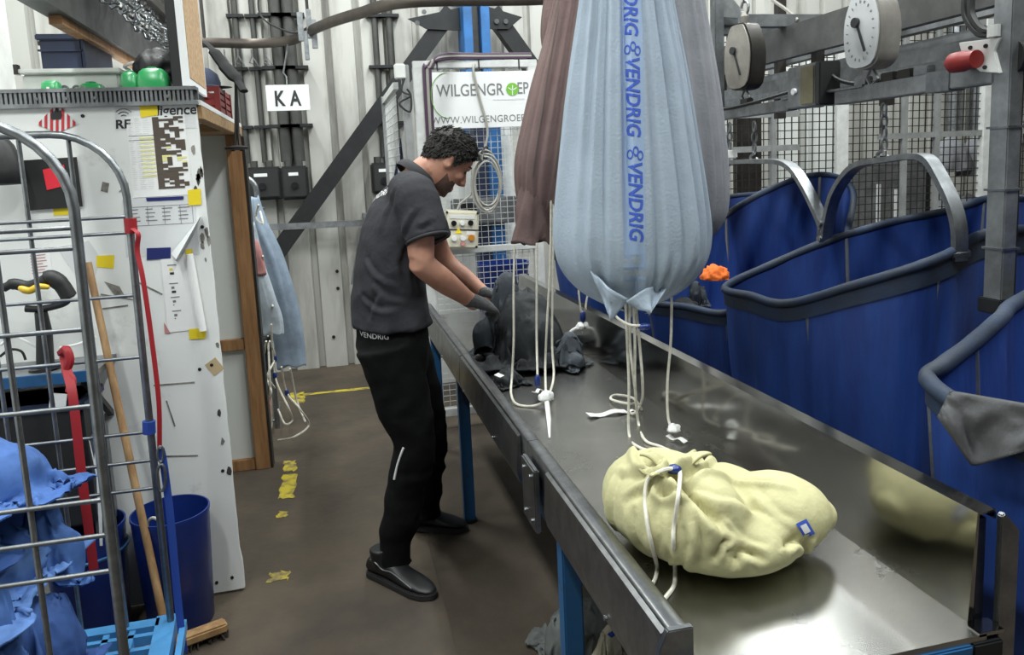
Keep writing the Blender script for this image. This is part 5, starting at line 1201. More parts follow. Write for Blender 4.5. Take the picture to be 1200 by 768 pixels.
# gathered mouth with hanging corners
def flap(P, par, mt, seed, th=.012):
    """small folded cloth corner from a triangle of points, thick and curved"""
    a, b, c_ = [V(p) for p in P]; m = mb(); N = 10; rows = []
    nrm = (b-a).cross(c_-a).normalized()
    for i in range(N+1):
        v = i/N; l = a+(c_-a)*v; r_ = b+(c_-b)*v; row = []
        for j in range(N+1):
            u = j/N; q = l+(r_-l)*u; row.append(q+nrm*(.022*math.sin(PI*u*2+seed)*(1-v*.6)+.012*nz((u*3+seed, v*3, 1))))
        rows.append(row)
    k = N+1; vs = [p for r_ in rows for p in r_]; n0 = len(vs); vs += [p+nrm*th*(1-.6*(i//k)/N) for i, p in enumerate(vs[:n0])]
    fs = [(i*k+j, i*k+j+1, (i+1)*k+j+1, (i+1)*k+j) for i in range(N) for j in range(N)]; fs += [tuple(q+n0 for q in reversed(f)) for f in fs]
    e = [i*k for i in range(k)]+[N*k+j for j in range(1, k)]+[i*k+N for i in range(N-1, -1, -1)]+[j for j in range(N-1, 0, -1)]
    fs += [(e[q], e[(q+1) % len(e)], e[(q+1) % len(e)]+n0, e[q]+n0) for q in range(len(e))]
    return m.add(vs, fs).build('mouth_flap', mt, par, smooth='all')
def atB(x, y, d=0): return onY(x, y, 2.06+d)
flap([atB(690, 318, -.04), atB(735, 352, -.10), atB(716, 377, -.08)], tB, 'sack_blue', 1); flap([atB(735, 352, -.10), atB(792, 322, -.04), atB(762, 368, -.12)], tB, 'sack_blue', 3); flap([atB(700, 335, .05), atB(745, 350, .05), atB(738, 372, .05)], tB, 'sack_blue', 5)
def cord(P, par, r=.0042, mt='cord', nm='drawstring'): return mb().tube(spline(P, 8), r, 7).build(nm, mt, par, smooth=True)
def dk_(x, y, h=.006): return onZ(x, y, ZD+h)
cord([atB(733, 352), atB(735, 400), atB(737, 450), dk_(737, 508), dk_(748, 524), dk_(775, 531), dk_(800, 535, .03)], tB)
cord([atB(742, 352), atB(744, 400), atB(744, 450), dk_(748, 495), dk_(756, 516), dk_(775, 524), dk_(805, 537, .04)], tB)
cord([atB(738, 355), atB(738, 400), atB(742, 440), dk_(745, 470, .02), dk_(735, 473, .02), dk_(716, 468, .01), dk_(722, 463, .01), dk_(742, 467, .01), dk_(752, 480)], tB)
cord([atB(745, 355, .02), atB(750, 410, .02), atB(753, 450, .02), dk_(752, 470, .03), dk_(744, 484, .01), dk_(738, 484)], tB)
cord([atB(787, 348, .05), atB(786, 400, .05), atB(782, 450, .05), dk_(783, 490, .03), dk_(789, 503, .02)], tB)
cord([atB(718, 366, -.06), atB(725, 374, -.08), atB(738, 381, -.1), atB(752, 382, -.1)], tB); mb().tube([atB(717+5*math.cos(q), 364+5*math.sin(q), -.06) for q in [2*PI*j/14 for j in range(14)]], .003, 6, closed=True).build('eyelet', 'galv', tB)
mb().ell(atB(755, 383, -.1), (.02, .012, .010), None, 12, 7).build('toggle', 'toggle_blue', tB, smooth='all')
def tagm(x, y, L, W, ang, par, h=.004, up=None):
    c = up if up is not None else dk_(x, y, h); m = mb(); R_ = rz(ang); N = 8; rows = []
    for i in range(N+1):
        u = i/N-.5
        rows.append([c+R_ @ V((u*L, s_*W*.5*(.55+.5*abs(u)*1.2), .004*math.sin(u*9)+.003)) for s_ in (-1, 1)])
    top_ = [p for r_ in rows for p in r_]; bot = [p-V((0, 0, .002)) for p in top_]; n0 = len(top_)
    fs = [(2*i, 2*i+1, 2*i+3, 2*i+2) for i in range(N)]; fs += [tuple(q+n0 for q in reversed(f)) for f in fs]
    e = [2*i for i in range(N+1)]+[2*i+1 for i in range(N, -1, -1)]; fs += [(e[q], e[(q+1) % len(e)], e[(q+1) % len(e)]+n0, e[q]+n0) for q in range(len(e))]
    return m.add(top_+bot, fs).build('tag', 'tag_white', par, smooth=True)
tagm(712, 485, .135, .05, .05, tB); tagm(738, 483, .05, .02, .1, tB, .01)
def knot(c, par, s=.02, sd=1, mt='tag_white'): return heap(c, (s, s*.8, s*1.1), sd, .6, 1.6, 3).build('knotted_tag', mt, par, smooth='all')
knot(dk_(790, 505, .03), tB, .018, 2); tagm(793, 515, .06, .025, -1.0, tB, .008)
mb().tube([(cB[0], cB[1], 2.64), (cB[0], cB[1], 2.72)], .012, 8).build('hanging_hook', 'galv', tB)
# grey sack behind
cG = (1.10, 2.42)
profG = [(2.66, .03), (2.5, .05), (2.3, .085), (2.05, .125), (1.8, .16), (1.6, .175), (1.45, .172), (1.37, .14), (1.32, .08), (1.30, .02)]
tG = thing('laundry_sack', (cG[0], cG[1], 1.3), 'grey hanging laundry sack half hidden behind the pale blue one', 'sack')
sack(cG, profG, 140, 8.1, blend([(0, .3, .25), (.4, .12, .1), (.75, .08, .05), (1, .3, .2)]), .95, .9, tilt=(.05, 0)).build('body', 'sack_grey', tG, smooth='all')
mb().bar((cG[0]-.24, cG[1], 2.73), (cG[0]+.02, cG[1], 2.70), .03, .02).build('hanging_arm', 'galv', tG)
# mauve sacks
cM = (1.025, 2.78)
profM = [(2.66, .035), (2.5, .055), (2.3, .08), (2.1, .10), (1.9, .125), (1.75, .14), (1.62, .145), (1.52, .13), (1.45, .10), (1.40, .055), (1.385, .02)]
tM = thing('laundry_sack', (cM[0], cM[1], 1.3), 'mauve brown hanging laundry sack with a stitched seam', 'sack')
mo = sack(cM, profM, 160, 4.4, blend([(0, .3, .25), (.35, .14, .12), (.7, .10, .07), (.9, .2, .14), (1, .3, .2)]), .95, .95, tilt=(-.195, 0)).build('body', 'sack_mauve', tM, smooth='all')
def atM(x, y, d=0): return onY(x, y, 2.68+d)
sheet_p = [onY(628, 205, 2.74), onY(628, 235, 2.74), onY(628, 262, 2.74), onY(626, 284, 2.74)]
m = mb(); R_ = []
for i, p in enumerate(spline(sheet_p, 6)):
    u = i/18; R_.append([p+V(((.045+.045*u)*math.cos(q)*(1+.3*nz((math.cos(q)*3, math.sin(q)*3, u*2))), .05*math.sin(q)*(1+.4*nz((math.cos(q)*4, math.sin(q)*4, u*2+3))), .03*nz((math.cos(q)*2, math.sin(q)*2, 7))*u)) for q in [2*PI*j/30 for j in range(30)]])
m.rings(R_).build('mouth_tail', 'sack_mauve', tM, smooth='all')
bvM = bvh_of(mo); sm = mb(); sm.add([(-.0025, -.30, 0), (.0025, -.30, 0), (.0025, .45, 0), (-.0025, .45, 0)], [(0, 1, 2, 3)])
for dx, k_ in ((-.05, .195), (.03, .18)): drape(sm, bvM, (cM[0]-.17+dx, cM[1], 1.85), uB, (k_, 0, 1), nB, .002, cut=.02).build('seam', 'brown_print', mo, fix=False)
cord([atM(603, 288), atM(602, 340), atM(602, 400), atM(600, 440), dk_(599, 462, .02), dk_(606, 474), dk_(625, 476), dk_(640, 470, .02)], tM)
cord([atM(646, 200), atM(645, 300), atM(641, 380), atM(639, 430), dk_(640, 468, .03)], tM); cord([atM(649, 200), atM(648, 300), atM(647, 400), dk_(649, 440, .05), dk_(644, 462, .03)], tM)
cord([atM(629, 285), atM(629, 340), atM(629, 400), dk_(630, 445, .05)], tM); mb().ell(dk_(630, 447, .05), (.012, .012, .026), None, 10, 7).build('toggle', 'toggle_blue', tM, smooth='all')
knot(dk_(640, 468, .028), tM, .024, 5); tagm(628, 460, .05, .022, .8, tM, up=dk_(630, 459, .03))
mb().tube([dk_(641, 472, .02), dk_(643, 490, .012), dk_(644, 513, .004)], [.009, .008, .003], 7).build('cord_tail', 'tag_white', tM, smooth=True)
mb().bar((cM[0], cM[1], 2.67), (.86, cM[1], 2.72), .03, .02).build('hanging_arm', 'galv', tM)
cM2 = (.98, 3.2); tM2 = thing('laundry_sack', (cM2[0], cM2[1], 1.85), 'second mauve sack higher up behind the first one', 'sack')
sack((1.05, 3.2), [(2.66, .03), (2.5, .06), (2.35, .10), (2.2, .13), (2.1, .13), (2.02, .10), (1.96, .05), (1.95, .02)], 110, 6.2, blend([(0, .3, .25), (.5, .15, .1), (1, .3, .2)]), 1, .9).build('body', 'sack_mauve', tM2, smooth='all')
cord([onY(678, 340, 3.1), onY(680, 360, 3.1), onY(684, 375, 3.1), onY(687, 355, 3.1), onY(690, 338, 3.1)], tM2); mb().ell(onY(683, 372, 3.1), (.014, .014, .03), None, 10, 7).build('toggle', 'toggle_blue', tM2, smooth='all'); knot(onY(681, 385, 3.1), tM2, .022, 7)
cord([onY(680, 383, 3.1), onY(670, 388, 3.1), onY(664, 398, 3.1), onY(663, 408, 3.1)], tM2, .007, 'tag_white', 'tag'); cord([onY(684, 388, 3.1), onY(685, 404, 3.1)], tM2, .007, 'tag_white', 'tag')
cord([onY(680, 300, 3.12), onY(679, 330, 3.1), onY(678, 345, 3.1)], tM2); cord([onY(692, 300, 3.12), onY(691, 325, 3.1), onY(690, 340, 3.1)], tM2); cord([(1.04, 3.2, 1.98), (1.0, 3.16, 1.7), onY(680, 300, 3.12)], tM2); cord([(1.06, 3.2, 1.98), (1.03, 3.16, 1.7), onY(692, 300, 3.12)], tM2)
# ================================================================== CREAM SACK ON THE TABLE
tC = thing('laundry_sack', (.77, 1.5, ZD), 'tied cream laundry sack lying on the near end of the steel table', 'sack')
def cream():
    c0, c1 = V((.640, 1.400, ZD+.100)), V((.835, 1.335, ZD+.086))
    b = mb(); b.ell(c0, (.124, .190, .104), rz(.2), 28, 16); b.ell(c1, (.112, .105, .080), rz(-.5), 28, 16); b.ell((c0+c1)/2+V((-.01, .05, -.012)), (.15, .13, .082), None, 24, 14)
    b.ell((c0+c1)/2+V((-.02, -.045, -.03)), (.15, .13, .064), rz(-.4), 24, 14); b.ell(c1+V((.075, -.02, -.01)), (.05, .05, .04), None, 16, 10)
    m = remeshed(b, .005, 16)
    for p in m.v:
        p += V((0, 0, .008*nz(p, 7)+.0015*(ridge(p, 24)-.5)))
        fl_ = ZD+.003+.010*max(0, nz((p.x*18, p.y*18, 1)))
        if p.z < fl_: p.z = fl_+(p.z-fl_)*.03
        if p.x < .514: p.x = .514+(p.x-.514)*.15
        if p.x > .998: p.x = .998+(p.x-.998)*.1
    bt = BVHTree.FromPolygons(m.v, m.f)
    def L(*px):
        out = []
        for x, y in px:
            h = bt.ray_cast(EYE, ray(x, y).normalized())[0]; out.append(h if h is not None else onZ(x, y, ZD+.01))
        return out
    k = (790, 556)
    F = [(L(k, (760, 571), (730, 592)), .016, .011, .010), (L(k, (775, 577), (806, 581), (815, 588)), .014, .009, .012), (L(k, (815, 580), (832, 602), (846, 620), (853, 650)), .030, .015, .014),
         (L(k, (806, 585), (818, 612), (822, 640), (818, 664)), .013, .012, .010), (L(k, (826, 590), (860, 622), (900, 660)), .018, .014, .012), (L((805, 558), (850, 561), (895, 564), (935, 571)), .018, .008, .014),
         (L(k, (840, 578), (880, 598), (925, 622)), .008, .014, .008), (L(k, (770, 600), (772, 635), (768, 662)), .008, .012, .007), (L((728, 556), (716, 596), (712, 640)), .008, .014, .008), (L((742, 600), (750, 640), (760, 668)), .009, .012, .006),
         (L((838, 655), (846, 640), (858, 632)), .012, .007, .008), (L((862, 660), (868, 646), (885, 650), (899, 661)), .022, .010, .010), (L((922, 640), (932, 633), (940, 648)), .022, .009, .010), (L((936, 652), (946, 640), (952, 628)), .014, .007, .008),
         (L((738, 528), (752, 540), (772, 551), k), .016, .010, .014), (L((832, 524), (818, 540), (803, 552), k), .020, .010, .020), (L((770, 528), (780, 540), k), .012, .009, .012), (L((860, 534), (830, 548), k), .010, .010, .014),
         (L(k, (752, 560), (715, 560)), .008, .012, .008), (L((800, 668), (806, 640), (800, 615)), .010, .010, .006), (L((780, 676), (784, 655), (780, 640)), .010, .008, .006), (L((890, 575), (915, 600), (940, 612)), .005, .012, .006), (L((850, 600), (880, 630), (905, 640)), .008, .011, .007)]
    creased(m, F)
    return m, L(k)[0]
cm_, kn = cream(); bo = cm_.build('body', 'sack_cream', tC, smooth='all'); bvC = bvh_of(bo)
def onC(x, y, lift=.006):
    v = ray(x, y).normalized(); h = bvC.ray_cast(EYE, v)
    return (h[0]-v*lift) if h[0] is not None else dk_(x, y)
# gathered mouth: upright ruffle round the knot
k0 = onC(790, 557, .0)
def ruffle(a0, a1, r0, r1, h, seed):
    m = mb(); N, K = 30, 7; rows = []
    for i in range(N+1):
        a_ = a0+(a1-a0)*i/N; row = []
        for j in range(K+1):
            v = j/K; rr = r0+(r1-r0)*v+.012*v*math.sin(5*a_+seed); row.append(k0+V((rr*math.cos(a_), rr*math.sin(a_), h*math.sin(v*PI*.62)+.010*math.sin(3.2*a_+seed)*v-.012)))
        rows.append(row)
    k = K+1; vs = [p for r_ in rows for p in r_]; n0 = len(vs); vs += [p-V((0, 0, .005)) for p in vs[:n0]]
    fs = [(i*k+j, i*k+j+1, (i+1)*k+j+1, (i+1)*k+j) for i in range(N) for j in range(K)]; fs += [tuple(q+n0 for q in reversed(f)) for f in fs]
    e = [i*k for i in range(N+1)]+[N*k+j for j in range(1, k)]+[i*k+K for i in range(N-1, -1, -1)]+[j for j in range(K-1, 0, -1)]
    fs += [(e[q], e[(q+1) % len(e)], e[(q+1) % len(e)]+n0, e[q]+n0) for q in range(len(e))]
    return m.add(vs, fs).build('gathered_mouth', 'sack_cream', tC, smooth='all')
ruffle(.1, 2.3, .012, .075, .036, 1); ruffle(2.5, 3.7, .012, .06, .028, 2)
mb().ell(k0+V((0, 0, .012)), (.016, .013, .010), None, 12, 8).build('knot', 'toggle_blue', tC, smooth='all')
cord([k0+V((0, 0, .014)), onC(775, 552, .014), onC(760, 562), onC(756, 582), onC(758, 610), onC(764, 640), onC(770, 664), onC(768, 678), dk_(765, 684)], tC, .0042)
cord([k0+V((.01, 0, .014)), onC(797, 556, .012), onC(795, 580), onC(790, 615), onC(789, 640), onC(791, 668), dk_(790, 686), dk_(782, 698), dk_(776, 705)], tC, .0042)
pl = mb(); pl.add([(-.011, -.015, 0), (.011, -.015, 0), (.011, .015, 0), (-.011, .015, 0)], [(0, 1, 2, 3)])
pe = onC(944, 620); vw = ray(944, 620).normalized(); uu = vw.cross(V((0, 0, 1))).normalized(); vv_ = uu.cross(vw)
drape(pl, bvC, pe-vw*0, uu*.8+vv_*.5, vv_*.8-uu*.5, -vw, .002, .3, .01).build('care_patch', 'print_blue', bo, fix=False); pl.v = [p*.55 for p in pl.v]; drape(pl, bvC, pe, uu*.8+vv_*.5, vv_*.8-uu*.5, -vw, .003, .3, .008).build('care_patch_mark', 'paper_grey', bo, fix=False)
# ================================================================== DARK GARMENTS ON THE TABLE
o = garment(0, (.765, 3.10, ZD+.004), 1.0, 1.05, 1.95, 1.35, 'work_overalls', 'garment_dark'); top(o, 'heap of dark work overalls being pulled across the table by the gloved hands', 'clothes')
o = garment(1, (.70, 3.16, ZD+.006), .72, .72, 1.62, .5, 'work_jacket', 'garment_slate'); top(o, 'slate grey work jacket gripped by the gloved hands on top of the heap', 'clothes')
o = garment(1, (.895, 2.90, ZD+.004), .40, .62, .62, 2.3, 'trouser_leg', 'garment_slate'); top(o, 'slate trouser leg trailing from the heap towards the side plate', 'clothes')
o = garment(0, (.60, 2.75, ZD+.004), .26, .42, .35, .3, 'flat_cloth', 'garment_dark'); top(o, 'flat dark cloth with a white label at the rail side of the heap', 'cloth')
q = onZ(585, 440, ZD+.055); o = mb().box(q, (.022, .03, .002), rx(.2) @ rz(.6)).build('care_label', 'tag_white'); top(o, 'small white woven label lying on the flat dark cloth', 'label')
for k, (x, y, r_, mt, sd, lb) in enumerate(((685, 745, (.17, .14, .09), 'cloth_greygreen', 3, 'grey green laundry sack lying on the floor under the table'), (715, 766, (.12, .08, .05), 'cloth_beige', 7, 'beige laundry sack lying on the floor in front of the grey green one'))):
    p = onZ(x, y, .06); o = garment(k, (p.x, p.y, .012), r_[0]*4.0, r_[1]*4.6, r_[2]*13, sd, 'floor_sack', mt); top(o, lb, 'sack')
p = onZ(718, 745, .16); o = mb().box((p.x, p.y, .165), (.03, .02, .008), rz(.5)).build('blue_clip', 'toggle_blue', bev=.003); top(o, 'small blue clip resting on the grey green floor sack', 'clip')
# ================================================================== PERSON
FW = V((.985, .17, 0)).normalized(); RT = V((.17, -.985, 0)).normalized(); UP = V((0, 0, 1))   # facing the table, right side to the camera
YP = 2.98
def pp(x, y, Y=YP): return onY(x, y, Y)
person = thing('person', (onZ(470, 690, 0).x, 2.98, 0), 'person in a dark grey polo shirt and black trousers leaning over the table', 'person')
def oval(c, hd, hw, ax1=FW, ax2=RT, n=28, e=2.3, tiltv=None):
    out = []
    for j in range(n):
        a_ = 2*PI*j/n; ca, sa = math.cos(a_), math.sin(a_)
        p = c+ax1*(hd*math.copysign(abs(ca)**(2/e), ca))+ax2*(hw*math.copysign(abs(sa)**(2/e), sa)); out.append(p)
    return out
def limb(m, P, r, seg=16): m.tube(spline(P, 4), [interp(list(zip([i*4 for i in range(len(r))], r)), k) for k in range((len(P)-1)*4+1)], seg)
# joints
sR, eR, wR = pp(487, 233, 2.815), pp(494, 309, 2.76), pp(549, 351, 2.90)
sL, eL, wL = pp(489, 232, 3.15), pp(520, 305, 3.28), pp(566, 343, 3.22)
hipR, knR, anR = pp(455, 402, 2.89), pp(485, 522, 2.87), pp(463, 643, 2.90)
hipL, knL, anL = pp(466, 402, 3.08), pp(500, 505, 3.12), pp(497, 588, 3.27)
neck0, neck1 = pp(483, 212), pp(503, 196)
# --- head in its own frame: hu up, hf forward
pit = math.radians(43); hf = FW*math.cos(pit)-UP*math.sin(pit); hu = FW*math.sin(pit)+UP*math.cos(pit); hc = pp(523, 190)
def H(f, r, u): return hc+hf*f+RT*r+hu*u
hm = mb(); rows = []
prof = [  # u, front, back, half width
    (-.118, .050, -.010, .022), (-.108, .068, -.030, .036), (-.088, .078, -.050, .050), (-.060, .078, -.068, .060), (-.030, .080, -.082, .066), (0, .083, -.092, .071), (.030, .086, -.098, .074), (.060, .086, -.098, .074), (.085, .074, -.088, .066), (.105, .048, -.064, .048), (.116, .018, -.034, .024)]
for u, fr, bk, hw in prof:
    row = []
    for j in range(32):
        a_ = 2*PI*j/32; ca, sa = math.cos(a_), math.sin(a_); f = (fr+bk)/2+(fr-bk)/2*math.copysign(abs(ca)**.92, ca); row.append(H(f, hw*math.copysign(abs(sa)**.9, sa), u))
    rows.append(row)
hm.rings(rows)
HR = Matrix((hf, RT, hu)).transposed()     # local (f,r,u) -> world
hm.tube([H(.080, 0, .022), H(.096, 0, -.004), H(.108, 0, -.022), H(.086, 0, -.036)], [.008, .011, .015, .010], 10)      # nose
for s_ in (-1, 1):
    hm.ell(H(.098, .013*s_, -.028), (.009, .008, .007), HR, 10, 6)                  # nostril wings
    hm.ell(H(.078, .030*s_, .030), (.012, .022, .008), HR, 12, 6)                    # brow ridge
    hm.ell(H(.064, .045*s_, -.018), (.018, .016, .016), HR, 12, 8)                   # cheekbone
    hm.ell(H(-.008, .074*s_, -.004), (.019, .007, .031), HR, 12, 8); hm.ell(H(-.002, .079*s_, -.024), (.010, .006, .010), HR, 10, 6); hm.ell(H(-.014, .080*s_, .010), (.012, .006, .018), HR, 10, 6)   # ear
hm.ell(H(.080, 0, -.064), (.010, .024, .006), HR, 12, 6); hm.ell(H(.079, 0, -.076), (.010, .021, .007), HR, 12, 6); hm.ell(H(.066, 0, -.104), (.016, .022, .014), HR, 12, 8)   # lips, chin
limb(hm, [pp(474, 236), pp(485, 213), pp(498, 200), hc-hu*.05-hf*.03], [.06, .058, .057, .057])
# arms and a slim body core inside the clothes, one surface
limb(hm, [sR, pp(492, 270, 2.78), eR+V((.0, 0, .02)), eR, pp(515, 326, 2.80), wR, wR+(wR-eR).normalized()*.05], [.058, .052, .048, .047, .047, .031, .027])
limb(hm, [sL, pp(505, 270, 3.24), eL, pp(542, 325, 3.26), wL, wL+(wL-eL).normalized()*.05], [.058, .052, .047, .045, .031, .027])
hm.rings([oval(pp(x, y), hd*.9, hw*.9) for x, y, hd, hw in ((460, 405, .10, .13), (457, 372, .105, .14), (457, 330, .10, .14), (462, 285, .10, .15), (470, 245, .09, .15), (478, 222, .07, .13))])
limb(hm, [hipR, knR, anR, anR-UP*.06], [.09, .058, .045, .045]); limb(hm, [hipL, knL, anL, anL-UP*.05], [.09, .058, .045, .045]); limb(hm, [sR, pp(480, 232), sL], [.05, .05, .05])
body = remeshed(hm, .0062, 5).build('body', 'skin', person, smooth='all')
# hair cap: shell over the crown, back and sides
hr = mb(); hv = []
bvH = bvh_of(body); hcov = mb(); nU, nV_ = 40, 26
rowsH = []
for i in range(nV_+1):
    ph = PI*.60*i/nV_; row = []
    for j in range(nU):
        th = 2*PI*j/nU
        d = (hu*math.cos(ph)+(hf*math.cos(th)+RT*math.sin(th))*math.sin(ph)).normalized()
        row.append(d)
    rowsH.append(row)
def hairline(th):    # max polar angle of the hair for azimuth th (0 = forehead)
    a_ = abs((th+PI) % (2*PI)-PI); return interp([(0, .80), (.45, .78), (.8, 1.05), (1.15, 1.42), (1.35, 1.78), (1.5, 1.70), (1.72, 1.42), (1.95, 1.80), (2.4, 2.08), (PI, 2.15)], a_)
vs_o, vs_i, fs = [], [], []
cen = hc+hu*.01
for i in range(nV_+1):
    for j in range(nU):
        th = 2*PI*j/nU; ph = hairline(th)*(i/nV_)
        d = (hu*math.cos(ph)+(hf*math.cos(th)+RT*math.sin(th))*math.sin(ph)).normalized()
        h = bvH.ray_cast(cen+d*.3, -d); p = h[0] if h[0] is not None else cen+d*.09
        if (p-cen).length > .135: p = cen+d*.10
        edge = min(1, (nV_-i)/4+.15); t_ = (.008+.005*nz(d*11)+.006*max(0, d.dot(hf))*max(0, d.dot(hu)))*edge
        vs_o.append(p+d*t_); vs_i.append(p-d*.006)
n0 = len(vs_o)
for i in range(nV_):
    for j in range(nU):
        a_ = i*nU+j; b_ = i*nU+(j+1) % nU; c_ = b_+nU; d_ = a_+nU; fs.append((a_, d_, c_, b_)); fs.append((a_+n0, b_+n0, c_+n0, d_+n0))
for j in range(nU): a_ = nV_*nU+j; b_ = nV_*nU+(j+1) % nU; fs.append((a_, a_+n0, b_+n0, b_))
hr.add(vs_o+vs_i, fs); random.seed(12)
for k in range(1500):       # short tousled strands
    th = random.uniform(0, 2*PI); q = math.sqrt(random.uniform(.0, 1)); ph = hairline(th)*q*.98
    d = (hu*math.cos(ph)+(hf*math.cos(th)+RT*math.sin(th))*math.sin(ph)).normalized()
    h = bvH.ray_cast(cen+d*.3, -d)
    if h[0] is None or (h[0]-cen).length > .135: continue
    flow = (hf*.5-hu*.35 if ph < .9 else -hu*.8-hf*.25); tg = (flow-d*flow.dot(d)).normalized()
    L = .013+.010*(1-q)+random.uniform(-.005, .006); p0 = h[0]+d*(.008*(1-q*.6)); tip = p0+tg*L+d*(.006+.008*(1-q))+V((random.uniform(-1, 1), random.uniform(-1, 1), random.uniform(-1, 1)))*.005
    hr.tube([p0-tg*.004, (p0+tip)/2+d*.004, tip], [.0028, .0022, .0005], 4)
hr.build('hair', 'hair', person, smooth='all')
# stubble beard, brows, eyes
def skin_patch(poly, par, name, mt, lift):
    m = mb(); m.v = [V((a_, b_, 0)) for a_, b_ in poly]; m.f = [tuple(range(len(poly)))]; m.m = [0]; return m
bd = mb(); bl = []
for i in range(13):
    for j in range(25):
        th = -1.35+2.7*j/24; u = -.125+.075*i/12*(1 if abs(th) < .8 else .8+.5*(abs(th)-.8))
        bl.append((th, u))
vs_o, fs = [], []
for th, u in bl:
    d = (hf*math.cos(th)+RT*math.sin(th)).normalized(); o_ = H(0, 0, u)
    h = bvH.ray_cast(o_+d*.2, -d); p = h[0] if h[0] is not None and (h[0]-o_).length < .12 else o_+d*.05; vs_o.append(p+d*.0022)
for i in range(12):
    for j in range(24):
        th = -1.35+2.7*(j+.5)/24
        if 7 < i and abs(th) < .33: continue
        q = [i*25+j, i*25+j+1, (i+1)*25+j+1, (i+1)*25+j]
        if max((vs_o[a]-vs_o[b]).length for a in q for b in q) < .03: fs.append(tuple(q))
bd.add(vs_o, fs); bd.build('stubble', 'stubble', person, smooth='all', fix=False)
for s_ in (-1, 1):
    mb().tube([H(.078, .014*s_, .036), H(.085, .030*s_, .040), H(.070, .050*s_, .034)], [.003, .0045, .002], 6).build('eyebrow', 'hair', person, smooth=True)
    mb().ell(H(.0745, .031*s_, .010), (.008, .012, .006), HR, 12, 8).build('eye', 'stubble', person, smooth='all')
# spectacles pushed up on the head
gl_ = mb(); gl_.tube(spline([H(-.02, .083, .02), H(.03, .082, .050), H(.065, .066, .078), H(.090, .035, .090), H(.096, 0, .092), H(.090, -.035, .090), H(.065, -.066, .078), H(.03, -.082, .050), H(-.02, -.083, .02)], 5), .003, 6)
gg = gl_.build('spectacles', 'black_gloss', person, smooth=True)
for s_ in (-1, 1): mb().box(H(.086, .034*s_, .098), (.004, .048, .022), HR @ ry(-.5)).build('lens', 'box_grey', gg, bev=.004)
# --- polo shirt
sm_ = mb()
sm_.rings([oval(pp(x, y), hd, hw, n=36) for x, y, hd, hw in ((459, 380, .150, .196), (457, 368, .144, .192), (456, 345, .136, .186), (457, 318, .130, .184), (461, 288, .130, .190), (466, 262, .128, .196), (472, 242, .118, .196), (477, 227, .100, .180), (481, 215, .080, .130), (484, 208, .066, .085))])
slv = (pp(502, 277, 2.755)-sR).normalized()
limb(sm_, [pp(478, 226, 2.92), sR, pp(494, 255, 2.78), pp(501, 279, 2.755)], [.085, .086, .080, .079], 20); limb(sm_, [pp(482, 226, 3.05), sL, pp(500, 256, 3.21), pp(508, 280, 3.235)], [.085, .086, .080, .079], 20)
sh = remeshed(sm_, .0075, 5)
def wrinkle(m, f):
    N = vnormals(m)
    for i, p in enumerate(m.v): m.v[i] = p+V(N[i])*f(p)
wrinkle(sh, lambda p: .010*(ridge((p.x*3+p.z*2.2, p.y*3, p.z*4.2-p.x*3), 1.5)-.55)*min(1, max(.25, (1.47-p.z)*4))+.004*nz(p, 16))
def LL(bt, *px):
    out = []
    for x, y in px:
        h = bt.ray_cast(EYE, ray(x, y).normalized())[0]
        if h is not None: out.append(h)
    return out
bt = BVHTree.FromPolygons(sh.v, sh.f)
fo = [((489, 250), (478, 268), (474, 285)), ((440, 330), (455, 345), (480, 350)), ((430, 300), (445, 322), (470, 332)), ((424, 345), (445, 360), (470, 358)), ((500, 330), (485, 342), (470, 362)), ((478, 285), (470, 310), (478, 335)), ((505, 262), (495, 268), (486, 266)), ((462, 225), (455, 250), (450, 275)), ((432, 372), (436, 355), (446, 340)), ((490, 300), (484, 320), (488, 345))]
creased(sh, [(LL(bt, *q), .009, .013, .007) for q in fo if len(LL(bt, *q)) > 2])
shirt = sh.build('polo_shirt', 'shirt', person, smooth='all')
# open the hem visually: dark inner bands at hem, cuff and collar
def band(C, ax1, ax2, a, b, r, mt, nm, par): return mb().tube([C+ax1*(a*math.cos(q))+ax2*(b*math.sin(q)) for q in [2*PI*j/28 for j in range(28)]], r, 8, closed=True).build(nm, mt, par, smooth=True)
cf = pp(501, 280, 2.755); tv = (cf-pp(494, 255, 2.78)).normalized(); a1 = tv.cross(RT).normalized(); a2 = tv.cross(a1)
band(cf, a1, a2, .074, .074, .007, 'shirt_trim', 'sleeve_cuff', shirt)
# collar: a turned band round the neck
cc = pp(486, 207); nd = (neck1-neck0).normalized(); c1 = nd.cross(RT).normalized(); m = mb(); R_ = []
for rr, hh in ((.078, -.012), (.082, .004), (.074, .026), (.066, .030), (.066, .004)): R_.append([cc+c1*(rr*1.02*math.cos(q))+RT*(rr*1.05*math.sin(q))+nd*(hh+.010*math.cos(q)) for q in [2*PI*j/30 for j in range(30)]])
m.rings(R_, cap=False); m.build('collar', 'shirt_trim', shirt, smooth='all')
bS = bvh_of(shirt)
tm = text_mesh('VENDRIG', .045, 1.0); nbk = (-FW*.72+RT*.40+UP*.55).normalized(); ub = nbk.cross(UP).normalized()*-1
ub = UP.cross(nbk).normalized(); vb = nbk.cross(ub)
drape(tm, bS, pp(444, 228, 2.98), ub, vb, nbk, .002, .4, .008).build('back_lettering', 'white_print', shirt, fix=False)
